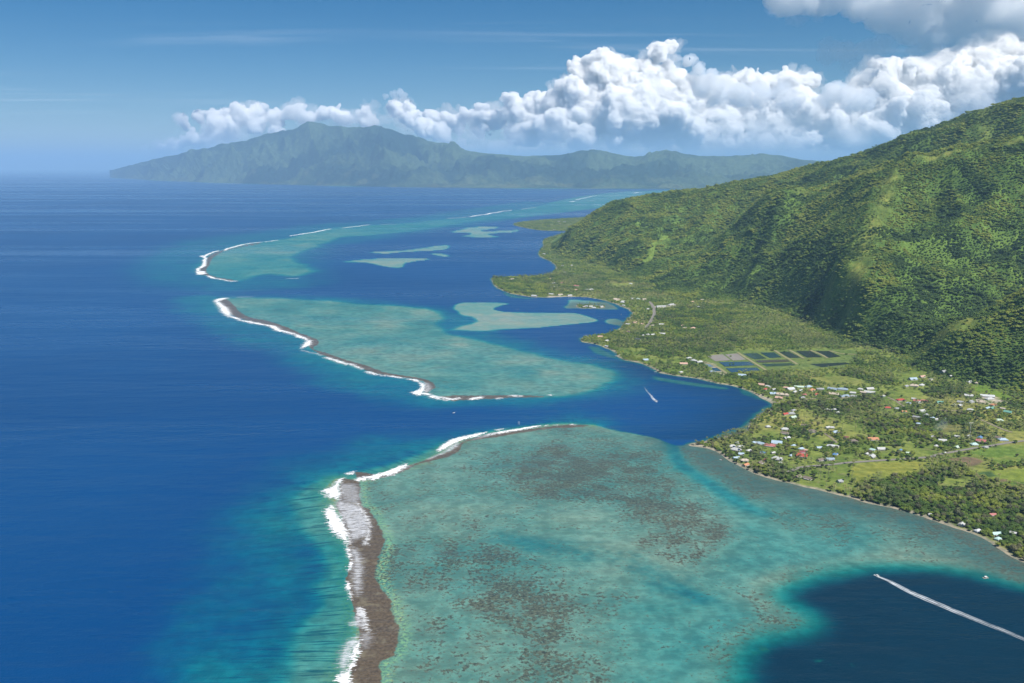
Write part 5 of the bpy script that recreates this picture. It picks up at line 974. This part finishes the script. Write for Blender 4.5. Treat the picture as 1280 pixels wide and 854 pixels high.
foam('swash', [ring([(430, 178), (420, 200), (370, 230), (300, 258), (235, 276), (330, 232), (385, 190)], K3), ring([(165, 300), (180, 298), (150, 318), (110, 330)], K3), ring([(1150, 502), (1185, 515), (1190, 548), (1150, 562), (1162, 530)], K4), ring([(600, 122), (640, 128), (560, 150), (500, 160), (560, 135)], K3)], SWASH, 1.8, 5.0, 0.22, 0.1, [0.75, 0.4, 0.7, 0.5], 0.5, label='thin foam sheets behind the surf lines')
def wake(name, pts, widths, dens, label):   # pts in photo pixels from the boat backwards
    P = smooth_ring(plan(pts), 12, False); t = np.gradient(P, axis=0); t /= np.linalg.norm(t, axis=1)[:, None]; nn = np.stack([-t[:, 1], t[:, 0]], 1); s = np.r_[0, np.cumsum(np.linalg.norm(np.diff(P, axis=0), axis=1))]
    w = np.interp(s / s[-1], np.linspace(0, 1, len(widths)), widths); d = np.interp(s / s[-1], np.linspace(0, 1, len(dens)), dens); nc = 15; v = np.linspace(-1, 1, nc)
    co = np.stack([P[:, None, 0] + nn[:, None, 0] * v[None] * w[:, None] / 2, P[:, None, 1] + nn[:, None, 1] * v[None] * w[:, None] / 2, np.full((len(P), nc), 0.22)], -1)
    prof = np.clip(0.35 + 0.75 * np.exp(-((np.abs(v) - 0.70) / 0.16) ** 2) + 0.9 * np.exp(-(v / 0.25) ** 2) - 1.2 * np.clip(np.abs(v) - 0.85, 0, 1) / 0.15, 0, 1.15)
    me = raw_mesh(name, co.reshape(-1, 3), grid_faces(len(P), nc)); attr(me, 'cov', np.repeat(prof[None] * 0.85, len(P), 0)); attr(me, 'fu', np.repeat(s[:, None], nc, 1)); attr(me, 'fv', (v[None] * w[:, None] / 2) * 1.6); attr(me, 'dens', np.repeat(d[:, None], nc, 1))
    return props(link(name, me, WAKE), kind='stuff', label=label)
wake('boat_wake', C(1060, 680, 5.818, [(206, 234), (300, 272), (450, 350), (600, 415), (750, 478), (900, 540), (1050, 600), (1200, 660), (1400, 742)]), [4, 9, 12, 13, 12.5, 12, 11, 10, 10], [1, 0.95, 0.85, 0.75, 0.68, 0.6, 0.5, 0.42, 0.35], 'long straight double wake trailing the speedboat across the dark hole')
wake('boat_wake', C(780, 460, 14.2375, [(585, 612), (540, 570), (505, 530), (470, 480), (420, 430), (385, 380), (355, 330)]), [5, 9, 7, 5, 4.5, 4, 4], [1, 1, 0.8, 0.6, 0.4, 0.25, 0.05], 'short curved white wake behind the motorboat in the inlet')

# ------------------------------------------------------------------ boats, markers, mast, jetty, smoke
HULLW = plain('hull_paint_white', (0.74, 0.74, 0.72), 0.35, 0.5, 0.05); DECK = plain('boat_deck_grey', (0.45, 0.44, 0.41)); WIND = plain('boat_windscreen', (0.03, 0.04, 0.05), 0.1, 0.6); MOTOR = plain('outboard_black', (0.03, 0.03, 0.035), 0.4); CAN = plain('boat_canopy_blue', (0.16, 0.26, 0.42), 0.7)
STEEL = plain('steel_galvanised', (0.5, 0.5, 0.49), 0.5); TIMB = plain('weathered_timber', (0.27, 0.24, 0.20), 0.9); CONC = plain('concrete_pale', (0.52, 0.50, 0.46), 0.9); POLEW = plain('mast_paint_white', (0.74, 0.73, 0.70), 0.5)
def hull_bm(L, B):
    bm = bmesh.new(); sec = [(-0.5, 0.86, 0.0), (-0.2, 1.0, 0.0), (0.15, 0.96, 0.05), (0.36, 0.62, 0.16), (0.5, 0.03, 0.30)]; rings = []
    for t, b, sh in sec:
        y = t * L; h = B * 0.5 * b; rings.append([bm.verts.new(p) for p in ((-h, y, 0.75 + sh), (-h * 0.8, y, 0.05 + sh * .6), (0, y, -0.35 + sh), (h * 0.8, y, 0.05 + sh * .6), (h, y, 0.75 + sh), (h * 0.86, y, 0.75 + sh), (h * 0.8, y, 0.5 + sh), (-h * 0.8, y, 0.5 + sh), (-h * 0.86, y, 0.75 + sh))])
    n_ = len(rings[0])
    for a, b in zip(rings, rings[1:]):
        for k in range(n_): bm.faces.new([a[k], a[(k + 1) % n_], b[(k + 1) % n_], b[k]])
    bm.faces.new(rings[0][::-1]); bm.faces.new(rings[-1]); return bm
def boat(px, py, L, head, name, label, canopy=True, cat='boat'):
    x, y = at(px, py); e = empty(name, (float(x), float(y), 0.25), head); B = L * 0.34
    bm_obj('hull', hull_bm(L, B), HULLW, e)
    bm = bmesh.new(); box(bm, -B * .2, B * .2, -L * .16, L * .02, 0.52, 1.15); bm_obj('console', bm, DECK, e)
    bm = bmesh.new(); v = [bm.verts.new(p) for p in ((-B * .24, L * .03, 1.1), (B * .24, L * .03, 1.1), (B * .2, -L * .03, 1.65), (-B * .2, -L * .03, 1.65), (-B * .24, L * .05, 1.1), (B * .24, L * .05, 1.1), (B * .2, -L * .01, 1.66), (-B * .2, -L * .01, 1.66))]
    for q in ((3, 2, 1, 0), (4, 5, 6, 7), (0, 1, 5, 4), (1, 2, 6, 5), (2, 3, 7, 6), (3, 0, 4, 7)): bm.faces.new([v[i] for i in q])
    bm_obj('windscreen', bm, WIND, e)
    bm = bmesh.new(); box(bm, -B * .1, B * .1, -L * .57, -L * .49, -0.1, 1.15); box(bm, -B * .13, B * .13, -L * .60, -L * .48, 1.14, 1.42); bm_obj('outboard_motor', bm, MOTOR, e)
    if canopy:
        bm = bmesh.new(); box(bm, -B * .36, B * .36, -L * .26, L * .06, 2.15, 2.25)
        for sx in (-1, 1):
            for yy in (-L * .24, L * .04): tube(bm, [(sx * B * .33, yy, 0.5), (sx * B * .33, yy, 2.2)], [0.04, 0.04], 5)
        bm_obj('canopy', bm, HULLW if L > 8 else CAN, e)
    return props(e, label=label, category=cat)
boat(1095.6, 720.3, 8.6, 0.95, 'speedboat', 'white speedboat at the head of the long wake in the dark hole', True, 'boat')
boat(820.6, 501.6, 9.5, -2.2, 'motorboat', 'white motorboat with a short wake in the inlet before the bay', True)
boat(567.3, 516.4, 7.5, -0.9, 'motorboat', 'small white boat lying alone in the deep inlet between two reefs', False)
boat(901, 575.3, 5.5, 1.2, 'dinghy', 'small white dinghy moored off the gravel point beach', False)
boat(819.3, 465.3, 8, 1.6, 'motorboat', 'white boat moored close to the shore below the fish ponds', False)
boat(732.8, 419.6, 8, 1.4, 'motorboat', 'white boat moored just off the little wooded point', False)
boat(750.5, 417.7, 7, 1.2, 'motorboat', 'small white boat moored along the shore of the little wooded point', False)
boat(776.6, 393.4, 6, 0.4, 'dinghy', 'tiny white dinghy in the shallow far bay near the sand bank', False)
boat(848, 542.2 - 9, 4.5, 0.3, 'dinghy', 'tiny dinghy on the deep bay off the gravel point', False) if False else None
# moored raft
x, y = at(1231.8, 722.6); e = empty('mooring_raft', (float(x), float(y), 0), 0.25)
bm = bmesh.new(); box(bm, -4.4, 4.4, -1.9, 1.9, 0.42, 0.62)
bm_obj('deck', bm, TIMB, e); bm = bmesh.new()
for yy in (-1.5, 1.5): tube(bm, [(-4.6, yy, 0.1), (-4.2, yy, 0.12), (4.2, yy, 0.12), (4.6, yy, 0.1)], [0.2, 0.32, 0.32, 0.2], 9)
bm_obj('pontoon', bm, STEEL, e); bm = bmesh.new(); box(bm, -1.2, 1.8, -1.3, 1.3, 0.62, 2.3); bm_obj('shelter', bm, DECK, e); bm = bmesh.new(); box(bm, -1.5, 2.1, -1.6, 1.6, 2.3, 2.45); bm_obj('roof', bm, HULLW, e)
props(e, label='flat floating raft with a small shelter moored by the reef shelf', category='raft')
# channel marker on the reef edge
for k, (px, lab) in enumerate(((647.8, 'slim pale channel post, the outer of two on the reef edge'), (649.4, 'slim pale channel post, the inner of two on the reef edge'))):
    x, y = at(px, 530.6); e = empty('channel_marker', (float(x), float(y), 0)); bm = bmesh.new(); tube(bm, [(0, 0, -1.5), (0, 0, 6.2)], [0.28, 0.2], 8); bm_obj('post', bm, POLEW, e)
    bm = bmesh.new(); tube(bm, [(0, 0, 6.2), (0, 0, 6.3), (0, 0, 7.6)], [0.1, 0.62, 0.05], 8); bm_obj('topmark', bm, STEEL, e); props(e, label=lab, category='marker', group='channel markers on the reef')
# tall mast with a crossbar
x, y, z = ground_at(1212.3, 543.8); e = empty('light_mast', (x, y, z), 0.1)
bm = bmesh.new(); tube(bm, [(0, 0, -1), (0, 0, 14), (0, 0, 29)], [0.55, 0.42, 0.28], 10); bm_obj('pole', bm, POLEW, e)
bm = bmesh.new(); box(bm, -5.2, 5.2, -0.22, 0.22, 28.2, 28.75); bm_obj('crossbar', bm, POLEW, e)
for xx in (-4.6, -2.3, 2.3, 4.6): bm = bmesh.new(); box(bm, xx - 0.5, xx + 0.5, -0.75, -0.23, 27.6, 28.6); bm_obj('lamp_head', bm, STEEL, e)
bm = bmesh.new(); box(bm, -1.3, 1.3, -1.3, 1.3, -1, 1.2); bm_obj('footing', bm, CONC, e)
props(e, label='tall white mast with a crossbar rising above the palms', category='mast')
# jetties
for px, py, L, rz, lab in ((773.5, 445.5, 26, 1.35, 'short pale jetty reaching out from the shore below the palm forest'), (765.5, 435.5, 20, 1.5, 'stub of a grey jetty beside the white boathouse on the little point')):
    x, y = at(px, py); e = empty('jetty', (float(x), float(y), 0), rz); bm = bmesh.new(); box(bm, -1.6, 1.6, -L / 2, L / 2, 0.9, 1.15); bm_obj('deck', bm, CONC, e)
    for yy in np.linspace(-L * .45, L * .45, 4):
        for xx in (-1.3, 1.3): bm = bmesh.new(); tube(bm, [(xx, yy, -2), (xx, yy, 0.9)], [0.2, 0.2], 6); bm_obj('pile', bm, TIMB, e)
    props(e, label=lab, category='jetty')
# smoke of a garden fire drifting low over the clearing
x, y, z = ground_at(1163, 541.5); bm = bmesh.new(); r_ = np.random.RandomState(3)
for k in range(26):
    t = k / 25; bmesh.ops.create_icosphere(bm, subdivisions=2, radius=3 + 6 * t + r_.uniform(0, 2), matrix=Matrix.Translation((x + 42 * t + r_.uniform(-3, 3), y + 26 * t + r_.uniform(-4, 4), z + 3 + 9 * t + r_.uniform(-2, 3))))
me = bpy.data.meshes.new('smoke'); bm.to_mesh(me); bm.free(); o = link('smoke', me); m = o.modifiers.new('join', 'REMESH'); m.mode = 'VOXEL'; m.voxel_size = 1.2
me.materials.append(cloud_mat('smoke_haze', 0.007, (0.85, 0.9, 1.0))); props(o, kind='stuff', label='thin bluish smoke drifting from a fire among the palms')
